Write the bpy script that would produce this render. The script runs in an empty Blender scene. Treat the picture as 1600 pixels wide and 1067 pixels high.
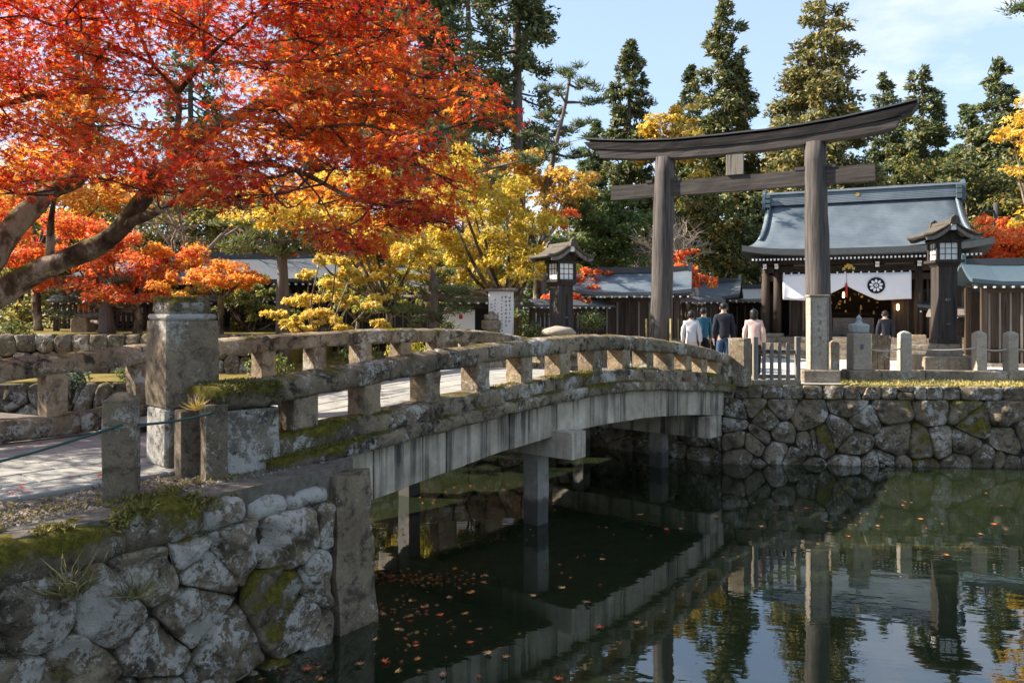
import bpy, math, random
import numpy as np
from mathutils import Vector, Matrix

random.seed(7); rng = np.random.default_rng(7)
R = math.radians
sc = bpy.context.scene
# ------------------------------------------------------------------ camera, sky, sun, exposure
CAMH, FPX, HY = 3.09, 1200.0, 490.0          # eye height over the water, focal length and horizon row of the 1600 px picture
cam_d = bpy.data.cameras.new('camera'); cam = bpy.data.objects.new('camera', cam_d)
sc.collection.objects.link(cam); sc.camera = cam
cam.location = (0, 0, CAMH); cam.rotation_euler = (R(90), 0, 0)
cam_d.sensor_width = 36; cam_d.lens = 36 * FPX / 1600; cam_d.shift_y = -43.5 / 1600
cam_d.clip_start = 0.05; cam_d.clip_end = 2000
SUN = Vector((-0.80, 0.14, 0.60)).normalized()
world = bpy.data.worlds.new('World'); sc.world = world; world.use_nodes = True
wn = world.node_tree; wn.nodes.clear()
sky = wn.nodes.new('ShaderNodeTexSky'); sky.sky_type = 'NISHITA'; sky.sun_disc = False
sky.sun_elevation = math.asin(SUN.z); sky.sun_rotation = math.atan2(SUN.x, SUN.y)
sky.air_density = 1.0; sky.dust_density = 0.6; sky.ozone_density = 2.2
tcw = wn.nodes.new('ShaderNodeTexCoord'); mpw = wn.nodes.new('ShaderNodeMapping'); mpw.inputs['Scale'].default_value = (1, 1, 2.6)
mpw.inputs['Location'].default_value = (2.07, -0.01, -0.59)
nzw = wn.nodes.new('ShaderNodeTexNoise'); nzw.inputs['Scale'].default_value = 2.3; nzw.inputs['Detail'].default_value = 9; nzw.inputs['Roughness'].default_value = 0.55
rpw = wn.nodes.new('ShaderNodeValToRGB'); rpw.color_ramp.elements[0].position = 0.55; rpw.color_ramp.elements[1].position = 0.72
mxw = wn.nodes.new('ShaderNodeMix'); mxw.data_type = 'RGBA'; mxw.inputs[7].default_value = (4.0, 4.0, 4.1, 1)
bgw = wn.nodes.new('ShaderNodeBackground'); bgw.inputs['Strength'].default_value = 0.10
otw = wn.nodes.new('ShaderNodeOutputWorld')
L_ = wn.links.new
L_(tcw.outputs['Generated'], mpw.inputs['Vector']); L_(mpw.outputs[0], nzw.inputs['Vector']); L_(nzw.outputs['Fac'], rpw.inputs['Fac'])
veil = wn.nodes.new('ShaderNodeMix'); veil.data_type = 'RGBA'; veil.inputs[0].default_value = 0.60; veil.inputs[7].default_value = (2.1, 2.65, 3.45, 1)   # thin high haze
L_(sky.outputs[0], veil.inputs[6])
L_(rpw.outputs['Color'], mxw.inputs[0]); L_(veil.outputs[2], mxw.inputs[6]); L_(mxw.outputs[2], bgw.inputs['Color']); L_(bgw.outputs[0], otw.inputs[0])
sun_d = bpy.data.lights.new('sun', 'SUN'); sun_d.energy = 4.6; sun_d.angle = R(0.5); sun_d.color = (1.0, 0.91, 0.78)
sun_o = bpy.data.objects.new('sun', sun_d); sc.collection.objects.link(sun_o)
sun_o.rotation_euler = SUN.to_track_quat('Z', 'Y').to_euler()
vs = sc.view_settings; vs.view_transform = 'Standard'; vs.look = 'None'; vs.gamma = 1; vs.exposure = 1.68
cy = sc.cycles
cy.use_denoising = True; cy.max_bounces = 7; cy.diffuse_bounces = 3; cy.glossy_bounces = 3; cy.transmission_bounces = 4; cy.transparent_max_bounces = 8
cy.caustics_reflective = False; cy.caustics_refractive = False; cy.sample_clamp_indirect = 4.0

def P(px, py, Y): return np.array([(px - 800) / FPX * Y, Y, CAMH + (HY - py) / FPX * Y])
def G(px, py, z):
    Y = (CAMH - z) * FPX / (py - HY); return np.array([(px - 800) / FPX * Y, Y, z])

# ------------------------------------------------------------------ node helper and materials
class NT:
    def __init__(s, name):
        s.m = bpy.data.materials.new(name); s.m.use_nodes = True; s.t = s.m.node_tree; s.t.nodes.clear()
        s.o = s.n('ShaderNodeOutputMaterial'); s.pos = s.n('ShaderNodeNewGeometry')
    def n(s, t): return s.t.nodes.new(t)
    def put(s, sock, v):
        if hasattr(v, 'is_output') or isinstance(v, bpy.types.NodeSocket): s.t.links.new(v, sock)
        elif isinstance(v, (tuple, list)) and len(v) == 3 and sock.type == 'RGBA': sock.default_value = (*v, 1)
        else: sock.default_value = v
    def vec(s, scale=(1, 1, 1), rotz=0):
        m = s.n('ShaderNodeMapping'); m.inputs['Scale'].default_value = scale; m.inputs['Rotation'].default_value = (0, 0, 0)
        src = s.pos.outputs['Position']
        if rotz:
            r = s.n('ShaderNodeMapping'); r.inputs['Rotation'].default_value = (0, 0, rotz); s.put(r.inputs['Vector'], src); src = r.outputs[0]
        s.put(m.inputs['Vector'], src); return m.outputs[0]
    def noise(s, scale, detail=6, rough=.6, vec=None, dist=0):
        n = s.n('ShaderNodeTexNoise'); n.inputs['Scale'].default_value = scale; n.inputs['Detail'].default_value = detail
        n.inputs['Roughness'].default_value = rough; n.inputs['Distortion'].default_value = dist
        s.put(n.inputs['Vector'], vec if vec is not None else s.pos.outputs['Position']); return n.outputs['Fac']
    def voro(s, scale, vec=None, feature='F1', out='Distance'):
        n = s.n('ShaderNodeTexVoronoi'); n.feature = feature; n.inputs['Scale'].default_value = scale
        s.put(n.inputs['Vector'], vec if vec is not None else s.pos.outputs['Position']); return n.outputs[out]
    def ramp(s, fac, *stops):
        r = s.n('ShaderNodeValToRGB'); e = r.color_ramp.elements
        while len(e) < len(stops): e.new(0.5)
        for k, (p, c) in enumerate(stops):
            e[k].position = p; e[k].color = (*c, 1) if isinstance(c, (tuple, list)) else (c, c, c, 1)
        s.put(r.inputs['Fac'], fac); return r.outputs['Color']
    def mix(s, fac, a, b, mode='MIX'):
        m = s.n('ShaderNodeMix'); m.data_type = 'RGBA'; m.blend_type = mode
        s.put(m.inputs[0], fac); s.put(m.inputs[6], a); s.put(m.inputs[7], b); return m.outputs[2]
    def math(s, op, a, b=0.5):
        m = s.n('ShaderNodeMath'); m.operation = op; s.put(m.inputs[0], a); s.put(m.inputs[1], b); return m.outputs[0]
    def sep(s, v):
        x = s.n('ShaderNodeSeparateXYZ'); s.put(x.inputs[0], v); return x.outputs
    def rnd(s): return s.n('ShaderNodeObjectInfo').outputs['Random']
    def bump(s, h, strength=.5, dist=.02, normal=None):
        b = s.n('ShaderNodeBump'); b.inputs['Strength'].default_value = strength; b.inputs['Distance'].default_value = dist
        s.put(b.inputs['Height'], h)
        if normal is not None: s.put(b.inputs['Normal'], normal)
        return b.outputs[0]
    def pbr(s, col, rough=.8, normal=None, metal=0, spec=.3, **kw):
        b = s.n('ShaderNodeBsdfPrincipled'); s.put(b.inputs['Base Color'], col); s.put(b.inputs['Roughness'], rough)
        s.put(b.inputs['Metallic'], metal); s.put(b.inputs['Specular IOR Level'], spec)
        if normal is not None: s.put(b.inputs['Normal'], normal)
        for k, v in kw.items(): s.put(b.inputs[k.replace('_', ' ')], v)
        s.t.links.new(b.outputs[0], s.o.inputs['Surface']); return s.m

def stone_mat(name, dark, light, lichen=.35, moss=.3, white=(.56, .53, .47), mossc=(.070, .066, .010), fine=1.0, black=.75, bump=.9):
    t = NT(name)
    big = t.noise(1.7, 7, .62); mid = t.noise(7 * fine, 10, .74)
    col = t.ramp(t.math('ADD', t.math('MULTIPLY', big, .5), t.math('MULTIPLY', mid, .5)), (.36, dark), (.62, light))
    col = t.mix(t.ramp(t.noise(1.1, 4, .6), (.45, 0), (.65, .55)), col, t.mix(.5, light, (.22, .15, .09)))          # rusty brown cast
    col = t.mix(1, col, (1.10, 1.0, .86), 'MULTIPLY'); r = t.rnd(); col = t.mix(.6, col, t.ramp(r, (0, (.55, .53, .50)), (.5, (.9, .88, .84)), (1, (1.2, 1.15, 1.05))), 'MULTIPLY')
    blk = t.ramp(t.noise(5.0 * fine, 12, .74, dist=.5), (.50, 0), (.60, 1)); col = t.mix(t.math('MULTIPLY', blk, black), col, (.024, .021, .018))
    if lichen:
        l = t.ramp(t.math('ADD', t.math('MULTIPLY', t.noise(10 * fine, 14, .8, dist=.3), .62), t.math('MULTIPLY', t.noise(2.1, 3, .5), .38)), (.585 - lichen * .16, 0), (.615 - lichen * .15, 1))
        col = t.mix(t.math('MULTIPLY', l, .9), col, t.mix(t.noise(40, 4), tuple(w * .7 for w in white), white))
        sp = t.ramp(t.voro(34 * fine), (.10, 1), (.2, 0)); col = t.mix(t.math('MULTIPLY', t.math('MULTIPLY', sp, t.ramp(t.noise(3, 4), (.45, 0), (.6, 1))), .6), col, white)
    h = t.math('ADD', t.noise(26 * fine, 12, .8), t.math('MULTIPLY', t.noise(7, 8, .7), 1.4))
    if moss:
        nz = t.sep(t.pos.outputs['Normal'])[2]
        mfac = t.math('ADD', t.math('ADD', t.math('MULTIPLY', t.noise(2.2, 6, .6), .75), t.math('MULTIPLY', t.noise(30, 6, .8), .25)), t.math('MULTIPLY', nz, .12 + .12 * moss))
        mf = t.ramp(mfac, (.72 - .22 * moss, 0), (.84 - .22 * moss, 1))
        mc = t.ramp(t.noise(18, 8, .75), (.33, mossc), (.50, (.15, .128, .018)), (.68, (.30, .24, .04))); col = t.mix(mf, col, mc)
        h = t.math('ADD', h, t.math('MULTIPLY', mf, t.math('MULTIPLY', t.noise(60, 4, .8), 1.5)))
    return t.pbr(col, .92, t.bump(h, bump, .04), spec=.12)

def wood_mat(name, dark, light, axis='z', rotz=0, rough=.75, k=1.0):
    t = NT(name)
    scl = {'z': (16, 16, .9), 'u': (.9, 16, 16)}[axis]
    v = t.vec(tuple(x * k for x in scl), rotz)
    a = t.noise(1.0, 8, .65, v); b = t.noise(.6, 4, .6)
    col = t.ramp(t.math('ADD', t.math('MULTIPLY', a, .75), t.math('MULTIPLY', b, .25)), (.32, dark), (.66, light))
    cr = t.ramp(t.noise(.55, 3, .5, v), (.30, 1), (.37, 0)); col = t.mix(t.math('MULTIPLY', cr, .8), col, tuple(c * .25 for c in dark))
    return t.pbr(col, rough, t.bump(a, .6, .02), spec=.25)

def plain(name, col, rough=.7, var=.2, scale=12, metal=0, bumpv=.15, spec=.3, **kw):
    t = NT(name); n = t.noise(scale, 6, .6)
    c = t.mix(n, tuple(x * (1 - var) for x in col), tuple(min(1, x * (1 + var)) for x in col))
    return t.pbr(c, rough, t.bump(n, bumpv, .01), metal, spec, **kw)

def leaf_mat(name, trans=.45, rough=.55, tint=(1, 1, 1)):
    t = NT(name); a = t.n('ShaderNodeAttribute'); a.attribute_name = 'Col'
    col = a.outputs['Color']
    d = t.n('ShaderNodeBsdfDiffuse'); t.put(d.inputs['Color'], col)
    tr = t.n('ShaderNodeBsdfTranslucent'); t.put(tr.inputs['Color'], t.mix(1, col, tint, 'MULTIPLY'))
    g = t.n('ShaderNodeBsdfGlossy'); g.inputs['Roughness'].default_value = rough; g.inputs['Color'].default_value = (.8, .8, .8, 1)
    m1 = t.n('ShaderNodeMixShader'); m1.inputs[0].default_value = trans; t.put(m1.inputs[1], d.outputs[0]); t.put(m1.inputs[2], tr.outputs[0])
    m2 = t.n('ShaderNodeMixShader'); m2.inputs[0].default_value = .04; t.put(m2.inputs[1], m1.outputs[0]); t.put(m2.inputs[2], g.outputs[0])
    t.put(t.o.inputs['Surface'], m2.outputs[0]); return t.m

TA = math.atan2(-0.48, 0.877)                    # heading of the torii beam and of the shrine front
M = {}
M['wallstone'] = stone_mat('lichen_wall_stone', (0.071, 0.061, 0.049), (0.375, 0.330, 0.270), .63, .46, white=(.66, .61, .53), bump=1)
M['farstone'] = stone_mat('far_wall_stone', (0.062, 0.054, 0.045), (0.277, 0.246, 0.203), .36, .44, white=(.56, .52, .45))
M['bridge'] = stone_mat('bridge_granite', (0.076, 0.064, 0.052), (0.392, 0.344, 0.277), .30, .36, white=(.60, .55, .47), black=.9)
M['bridge_in'] = stone_mat('bridge_baluster_granite', (0.138, 0.115, 0.090), (0.462, 0.396, 0.308), .18, .18, black=.6)
M['post'] = stone_mat('post_granite', (0.115, 0.100, 0.083), (0.312, 0.278, 0.231), .2, .24, fine=2, black=.55)
M['mossy'] = stone_mat('mossy_stone', (0.081, 0.071, 0.057), (0.286, 0.260, 0.215), .35, 1.0)
M['pale'] = stone_mat('pale_granite', (.30, .295, .285), (.50, .49, .475), .12, 0, fine=2.5, black=.22, white=(.6, .59, .57))
M['kerb'] = stone_mat('kerb_granite', (.16, .148, .13), (.36, .335, .30), .2, .12, fine=1.6, black=.4)
M['slab'] = stone_mat('slab_granite', (0.098, 0.086, 0.071), (0.310, 0.276, 0.230), .22, .16, black=.7)
M['lichenblock'] = stone_mat('lichen_block', (0.098, 0.092, 0.085), (0.338, 0.325, 0.299), .78, .12)
t = NT('streaked_concrete')
v = t.vec((7, 7, .35)); s1 = t.noise(1.0, 6, .6, v); s2 = t.noise(2.6, 5, .6, v)
base = t.ramp(t.noise(3, 8, .65), (.3, (.27, .225, .165)), (.7, (.56, .49, .39)))
base = t.mix(.5, base, t.ramp(t.rnd(), (0, (.72, .7, .66)), (1, (1.1, 1.07, 1.02))), 'MULTIPLY')
grp = t.ramp(t.noise(.9, 3, .5), (.40, .15), (.62, 1))
base = t.mix(t.math('MULTIPLY', grp, t.ramp(s1, (.47, 0), (.60, .95))), base, (.045, .041, .035)); base = t.mix(t.ramp(s2, (.56, 0), (.72, .5)), base, (.15, .115, .075))
M['fascia'] = t.pbr(base, .85, t.bump(t.noise(24, 8, .7), .4, .015), spec=.2)
t = NT('pier_concrete'); z = t.sep(t.pos.outputs['Position'])[2]
base = t.ramp(t.noise(4, 8, .65), (.3, (.12, .107, .09)), (.7, (.30, .27, .225)))
wet = t.ramp(t.math('ADD', z, t.math('MULTIPLY', t.noise(5, 6), .35)), (.5, 1), (.58, 0))
base = t.mix(t.math('MULTIPLY', wet, .85), base, (.03, .028, .024))
M['pier'] = t.pbr(base, .75, t.bump(t.noise(20, 8, .7), .4, .015), spec=.3)
t = NT('mortar_dark'); M['mortar'] = t.pbr(t.ramp(t.noise(6, 6), (.3, (.018, .017, .014)), (.7, (.06, .052, .038))), .95)
t = NT('paving_slab')
c = t.ramp(t.noise(3.2, 8, .65), (.3, (.215, .212, .19)), (.7, (.345, .340, .305)))
c = t.mix(.5, c, t.ramp(t.rnd(), (0, (.78, .76, .75)), (1, (1.1, 1.08, 1.05))), 'MULTIPLY')
M['paving'] = t.pbr(c, .8, t.bump(t.noise(40, 8, .7), .35, .01), spec=.25)
t = NT('earth'); M['earth'] = t.pbr(t.ramp(t.noise(9, 10, .7), (.3, (.08, .066, .05)), (.7, (.22, .19, .155))), .95, t.bump(t.noise(60, 6, .8), .7, .02), spec=.1)
t = NT('court_gravel'); c = t.ramp(t.noise(.7, 8, .6), (.3, (.44, .41, .365)), (.7, (.60, .57, .52)))
c = t.mix(t.ramp(t.noise(70, 4, .7), (.45, .0), (.7, .5)), c, (.25, .23, .2))
M['court'] = t.pbr(c, .9, t.bump(t.noise(90, 4, .8), .6, .01), spec=.15)
t = NT('lawn_soil'); c = t.ramp(t.noise(1.3, 9, .65), (.35, (.10, .085, .025)), (.65, (.27, .20, .06)))
M['lawn'] = t.pbr(c, .95, t.bump(t.noise(50, 6, .8), .8, .03), spec=.05)
t = NT('pond_bed'); M['bed'] = t.pbr(t.ramp(t.noise(1.1, 8, .65), (.3, (.12, .15, .05)), (.7, (.33, .34, .11))), .9)
# water: tinted see-through surface with a mirror coat
t = NT('pond_water')
bmp = t.bump(t.math('ADD', t.noise(1.0, 3, .5, t.vec((1.1, 3.6, 1), .25)), t.math('MULTIPLY', t.noise(1.0, 2, .5, t.vec((6, 11, 1), -.2)), .16)), .032, .06)
tr = t.n('ShaderNodeBsdfTransparent'); tr.inputs['Color'].default_value = (.40, .50, .36, 1)
gl = t.n('ShaderNodeBsdfGlossy'); gl.inputs['Roughness'].default_value = .012; gl.inputs['Color'].default_value = (.93, .95, .97, 1); t.put(gl.inputs['Normal'], bmp)
fr = t.n('ShaderNodeFresnel'); fr.inputs['IOR'].default_value = 2.35; t.put(fr.inputs['Normal'], bmp)
df = t.n('ShaderNodeBsdfDiffuse'); t.put(df.inputs['Color'], t.ramp(t.noise(.35, 5, .6), (.3, (.020, .034, .017)), (.7, (.050, .064, .026))))
mu = t.n('ShaderNodeMixShader'); mu.inputs[0].default_value = .34; t.put(mu.inputs[1], tr.outputs[0]); t.put(mu.inputs[2], df.outputs[0])      # murky green water
mx = t.n('ShaderNodeMixShader'); t.put(mx.inputs[0], fr.outputs[0]); t.put(mx.inputs[1], mu.outputs[0]); t.put(mx.inputs[2], gl.outputs[0])
t.put(t.o.inputs['Surface'], mx.outputs[0]); M['water'] = t.m
M['torii_v'] = wood_mat('weathered_post_wood', (.018, .016, .015), (.125, .106, .092), 'z')
M['torii_h'] = wood_mat('weathered_beam_wood', (.015, .012, .011), (.085, .070, .062), 'u', -TA)
M['wood_v'] = wood_mat('dark_temple_wood', (.018, .012, .009), (.075, .050, .034), 'z')
M['wood_h'] = wood_mat('dark_temple_beam', (.016, .011, .008), (.065, .045, .031), 'u', -TA)
M['wood_grey'] = wood_mat('grey_fence_wood', (.08, .068, .056), (.24, .21, .175), 'z')
M['wood_grey_h'] = wood_mat('grey_rail_wood', (.07, .06, .05), (.22, .19, .16), 'u', 0)
M['lamp_wood'] = wood_mat('lantern_wood', (.014, .011, .010), (.062, .050, .042), 'z')
t = NT('copper_roof'); z3 = t.sep(t.pos.outputs['Position'])[2]
c = t.ramp(t.noise(1.2, 8, .6), (.3, (.075, .098, .118)), (.7, (.165, .195, .22)))
ln = t.n('ShaderNodeTexWave'); ln.bands_direction = 'Z'; ln.inputs['Scale'].default_value = 5.5; ln.inputs['Distortion'].default_value = .4; t.put(ln.inputs['Vector'], t.pos.outputs['Position'])
c = t.mix(t.math('MULTIPLY', ln.outputs['Fac'], .3), c, (.07, .09, .105))
M['roof'] = t.pbr(c, .46, t.bump(ln.outputs['Fac'], .35, .03), .25, .5)
M['roof_bark'] = plain('lantern_roof', (.075, .062, .046), .7, .45, 9, bumpv=.6)
M['roof_grey'] = plain('slate_roof', (.075, .082, .088), .6, .3, 5, spec=.5)
M['roof_dark'] = plain('roof_edge', (.055, .06, .062), .55, .3, 8)
M['verdigris'] = plain('verdigris', (.065, .098, .118), .6, .3, 20)
M['white'] = plain('white_paint', (.78, .77, .74), .6, .06, 20)
M['plaster'] = plain('plaster', (.42, .38, .32), .8, .15, 5)
M['paper'] = plain('lantern_paper', (.80, .78, .72), .7, .05, 10)
M['cloth'] = plain('white_cloth', (.78, .77, .80), .85, .03, 4)
M['crest'] = plain('crest_black', (.008, .009, .014), .8, .1, 4)
M['gold'] = plain('gold_leaf', (.55, .34, .08), .35, .25, 30, metal=.85)
M['red'] = plain('red_cord', (.5, .03, .02), .7, .1)
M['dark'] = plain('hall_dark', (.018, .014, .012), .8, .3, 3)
t = NT('lamp_glow'); e = t.n('ShaderNodeEmission'); e.inputs['Color'].default_value = (1, .62, .24, 1); e.inputs['Strength'].default_value = 5; t.put(t.o.inputs['Surface'], e.outputs[0]); M['glow'] = t.m
M['rope'] = plain('green_rope', (.03, .07, .06), .8, .3, 60)
M['ropew'] = plain('pale_rope', (.45, .40, .33), .85, .2, 60)
M['pole'] = plain('dark_pole', (.05, .045, .042), .6, .2)
t = NT('maple_bark')
n1 = t.noise(3.5, 9, .7, t.vec((1, 1, .5))); nz = t.sep(t.pos.outputs['Normal'])[2]
c = t.ramp(n1, (.36, (.028, .019, .012)), (.50, (.10, .070, .046)), (.60, (.30, .25, .19)))
c = t.mix(t.ramp(t.math('ADD', t.noise(3, 6), t.math('MULTIPLY', nz, .28)), (.58, 0), (.68, .85)), c, (.10, .085, .015))
M['bark'] = t.pbr(c, .9, t.bump(t.noise(14, 8, .7), .8, .03), spec=.1)
M['cedarbark'] = wood_mat('cedar_bark', (.055, .040, .032), (.20, .155, .125), 'z', 0, .9, .5)
M['twig'] = plain('twig_bark', (.06, .042, .034), .9, .4, 15)
M['browntwig'] = plain('brown_twig', (.21, .145, .10), .9, .3, 9)
M['baretwig'] = plain('bare_twig', (.40, .31, .235), .9, .3, 9)
M['maple'] = leaf_mat('maple_leaf', .64, .5, (1.12, .95, .7))
M['leaf'] = leaf_mat('leaf', .58); M['needle'] = leaf_mat('needle', .32); M['blade'] = leaf_mat('blade', .35)
M['skin'] = plain('skin', (.52, .33, .24), .55, .05); M['hair'] = plain('hair', (.012, .010, .009), .5, .3, 60)
# ------------------------------------------------------------------ mesh helpers
col = sc.collection
def vnoise(p, seed=0):
    p = np.asarray(p, float); i = np.floor(p).astype(np.int64); f = p - i; f = f * f * (3 - 2 * f); out = 0
    def h(a):
        n = (a[:, 0] * 374761393 + a[:, 1] * 668265263 + a[:, 2] * 2147483647 + seed * 974711) & 0x7fffffff
        n = ((n ^ (n >> 13)) * 1274126177) & 0x7fffffff; return ((n ^ (n >> 16)) & 0xffff) / 65535.0
    for dx in (0, 1):
        for dy in (0, 1):
            for dz in (0, 1):
                w = (f[:, 0] if dx else 1 - f[:, 0]) * (f[:, 1] if dy else 1 - f[:, 1]) * (f[:, 2] if dz else 1 - f[:, 2])
                out = out + w * h(i + np.array([dx, dy, dz]))
    return out * 2 - 1
def fbm(p, seed=0, o=3): return sum(vnoise(np.asarray(p) * 2 ** k, seed + k) * .5 ** k for k in range(o))

def tag(o, label=None, cat=None, group=None, kind=None):
    if label: o['label'] = label
    if cat: o['category'] = cat
    if group: o['group'] = group
    if kind: o['kind'] = kind
    return o
def root(name, loc, label, cat, group=None):
    o = bpy.data.objects.new(name, None); col.objects.link(o); o.location = tuple(map(float, loc)); o.empty_display_size = .2
    return tag(o, label, cat, group, 'thing')
def origin(o):
    v = np.zeros(3)
    while o is not None: v += np.array(o.location); o = o.parent
    return v
def link(name, me, parent=None, loc=(0, 0, 0), rotz=0):
    o = bpy.data.objects.new(name, me); col.objects.link(o); o.parent = parent; o.location = tuple(map(float, loc)); o.rotation_euler = (0, 0, rotz); return o
class MB:
    def __init__(s): s.v = []; s.f = []; s.mi = []; s.n = 0
    def add(s, v, f, mi=0):
        v = np.asarray(v, float); s.v.append(v)
        for q in f: s.f.append([int(i) + s.n for i in q]); s.mi.append(mi)
        s.n += len(v); return s
    def box(s, c, size, rotz=0, top=1.0, mi=0, bev=0):
        x, y, z = [a / 2 for a in size]
        if bev:
            b = bev; ring = lambda i, zz: [(sx * (x - i) - (sx * b if k else 0), sy * (y - i) - (0 if k else sy * b), zz) for sx, sy, k in ((1, -1, 1), (1, -1, 0), (1, 1, 0), (1, 1, 1), (-1, 1, 1), (-1, 1, 0), (-1, -1, 0), (-1, -1, 1))]
            rs = [ring(b * .7, -z), ring(0, -z + b), ring(0, z - b), ring(b * .7, z)]
            v = np.array(sum(rs, [])); t_ = (v[:, 2] + z) / (2 * z); v[:, :2] *= (1 + (top - 1) * t_)[:, None]
            f = [[k * 8 + i, k * 8 + (i + 1) % 8, (k + 1) * 8 + (i + 1) % 8, (k + 1) * 8 + i] for k in range(3) for i in range(8)] + [list(range(7, -1, -1)), list(range(24, 32))]
        else:
            v = np.array([(sx * x * (top if sz > 0 else 1), sy * y * (top if sz > 0 else 1), sz * z) for sz in (-1, 1) for sx, sy in ((-1, -1), (1, -1), (1, 1), (-1, 1))])
            f = [(3, 2, 1, 0), (4, 5, 6, 7), (0, 1, 5, 4), (1, 2, 6, 5), (2, 3, 7, 6), (3, 0, 4, 7)]
        cz, sz_ = math.cos(rotz), math.sin(rotz); v = np.c_[v[:, 0] * cz - v[:, 1] * sz_, v[:, 0] * sz_ + v[:, 1] * cz, v[:, 2]] + np.asarray(c, float)
        return s.add(v, f, mi)
    def loft(s, rings, caps=True, mi=0, closed=True):
        k = len(rings[0]); v = np.concatenate([np.asarray(r, float) for r in rings]); f = []
        for a in range(len(rings) - 1):
            for i in range(k if closed else k - 1):
                j = (i + 1) % k; f.append((a * k + i, a * k + j, (a + 1) * k + j, (a + 1) * k + i))
        if caps: f += [tuple(range(k - 1, -1, -1)), tuple(range((len(rings) - 1) * k, len(rings) * k))]
        return s.add(v, f, mi)
    def tube(s, pts, rad, n=8, mi=0, seed=None):
        pts = np.asarray(pts, float); rad = np.broadcast_to(rad, (len(pts),)); rings = []; up = np.array([.3, .2, .93])
        for i, p in enumerate(pts):
            d = pts[min(i + 1, len(pts) - 1)] - pts[max(i - 1, 0)]; d = d / (np.linalg.norm(d) + 1e-9)
            a = np.cross(d, up); la = np.linalg.norm(a); a = a / la if la > 1e-3 else np.cross(d, [1, 0, 0]); a = a / np.linalg.norm(a); b = np.cross(d, a)
            an = np.arange(n) * 2 * np.pi / n; rings.append(p + rad[i] * (np.cos(an)[:, None] * a + np.sin(an)[:, None] * b))
        if seed is not None:
            rings = [r + (r - p) * (.22 * fbm(r * 2.5, seed, 2))[:, None] for r, p in zip(rings, pts)]
        return s.loft(rings, True, mi)
    def poly(s, pts, z0, z1, mi=0):
        p = np.asarray(pts, float)
        return s.loft([np.c_[p, np.full(len(p), z)] for z in (z0, z1)], True, mi)
    def build(s, name, mats, parent=None, smooth=False, org=None, disp=0, dscale=6, seed=0):
        v = np.concatenate(s.v)
        if disp:
            d = np.stack([fbm(v * dscale + 17 * k, seed + 31 * k, 3) for k in range(3)], 1); v = v + d * disp
        if org is None: org = origin(parent) if parent is not None else np.zeros(3)
        me = bpy.data.meshes.new(name); me.from_pydata((v - org).tolist(), [], s.f)
        for m in (mats if isinstance(mats, (list, tuple)) else [mats]): me.materials.append(M[m])
        if any(s.mi): me.polygons.foreach_set('material_index', s.mi)
        if smooth: me.polygons.foreach_set('use_smooth', [True] * len(me.polygons))
        me.update()
        o = link(name, me, parent)
        if parent is None: o.location = tuple(map(float, org))
        return o
def struct(o): o['kind'] = 'structure'; return o
def scatter(name, tv, tf, pos, nrm, size, cols, mat, parent=None, twist=None, tip=None, kind=None):
    """many small copies of a flat template (xy plane, +y the tip) as one mesh with a colour per leaf"""
    n = len(pos); k = len(tv); nrm = nrm / (np.linalg.norm(nrm, axis=1, keepdims=True) + 1e-9)
    ref = tip if tip is not None else rng.normal(size=(n, 3))
    t_ = ref - nrm * np.sum(ref * nrm, 1, keepdims=True); t_ /= (np.linalg.norm(t_, axis=1, keepdims=True) + 1e-9); b = np.cross(t_, nrm)
    tv = np.asarray(tv, float); size = np.broadcast_to(size, (n,))
    v = pos[:, None] + size[:, None, None] * (tv[None, :, 0:1] * b[:, None] + tv[None, :, 1:2] * t_[:, None] + tv[None, :, 2:3] * nrm[:, None])
    v = v.reshape(-1, 3) - (origin(parent) if parent is not None else 0)
    fl = np.array(tf); m = fl.shape[1]; F = (fl[None] + (np.arange(n) * k)[:, None, None]).reshape(-1)
    me = bpy.data.meshes.new(name); me.vertices.add(n * k); me.vertices.foreach_set('co', v.astype(np.float32).ravel())
    nf = n * len(tf); me.loops.add(nf * m); me.loops.foreach_set('vertex_index', F.astype(np.int32))
    me.polygons.add(nf); me.polygons.foreach_set('loop_start', np.arange(0, nf * m, m, dtype=np.int32)); me.polygons.foreach_set('loop_total', np.full(nf, m, dtype=np.int32))
    ca = me.color_attributes.new('Col', 'FLOAT_COLOR', 'POINT'); c = np.ones((n, k, 4), np.float32); c[:, :, :3] = cols[:, None]
    ca.data.foreach_set('color', c.ravel()); me.materials.append(M[mat]); me.update(); me.validate()
    o = link(name, me, parent)
    if kind: o['kind'] = kind
    return o
def star(l, w=.24, drop=.16):
    pts = []; ang = [-42, 8, 50, 90, 130, 172, 222]; ln = [.45, .82, .96, 1, .96, .82, .45]
    v = [(0, -.12, 0)]
    for i, (a, q) in enumerate(zip(ang, ln)):
        v.append((q * math.cos(R(a)), q * math.sin(R(a)), -drop * q))
        if i < len(ang) - 1: am = R((a + ang[i + 1]) / 2); v.append((w * math.cos(am), w * math.sin(am) + .02, .02))
    return v[:], [(0, i, i + 1) for i in range(1, len(v) - 1)]
MAPLE = star(1, .21, .26)
TRI = ([(-.32, 0, 0), (.32, 0, 0), (0, 1, -.12)], [(0, 1, 2)])
LEAFQ = ([(0, -.5, 0), (.3, .05, .06), (0, .6, -.06), (-.3, .05, .06)], [(0, 1, 2, 3)])
STAR3 = ([(0, -.3, 0), (.62, -.05, -.12), (.2, .22, .03), (0, .85, -.14), (-.2, .22, .03), (-.62, -.05, -.12)], [(0, 1, 2), (0, 2, 3), (0, 3, 4), (0, 4, 5)])
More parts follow.
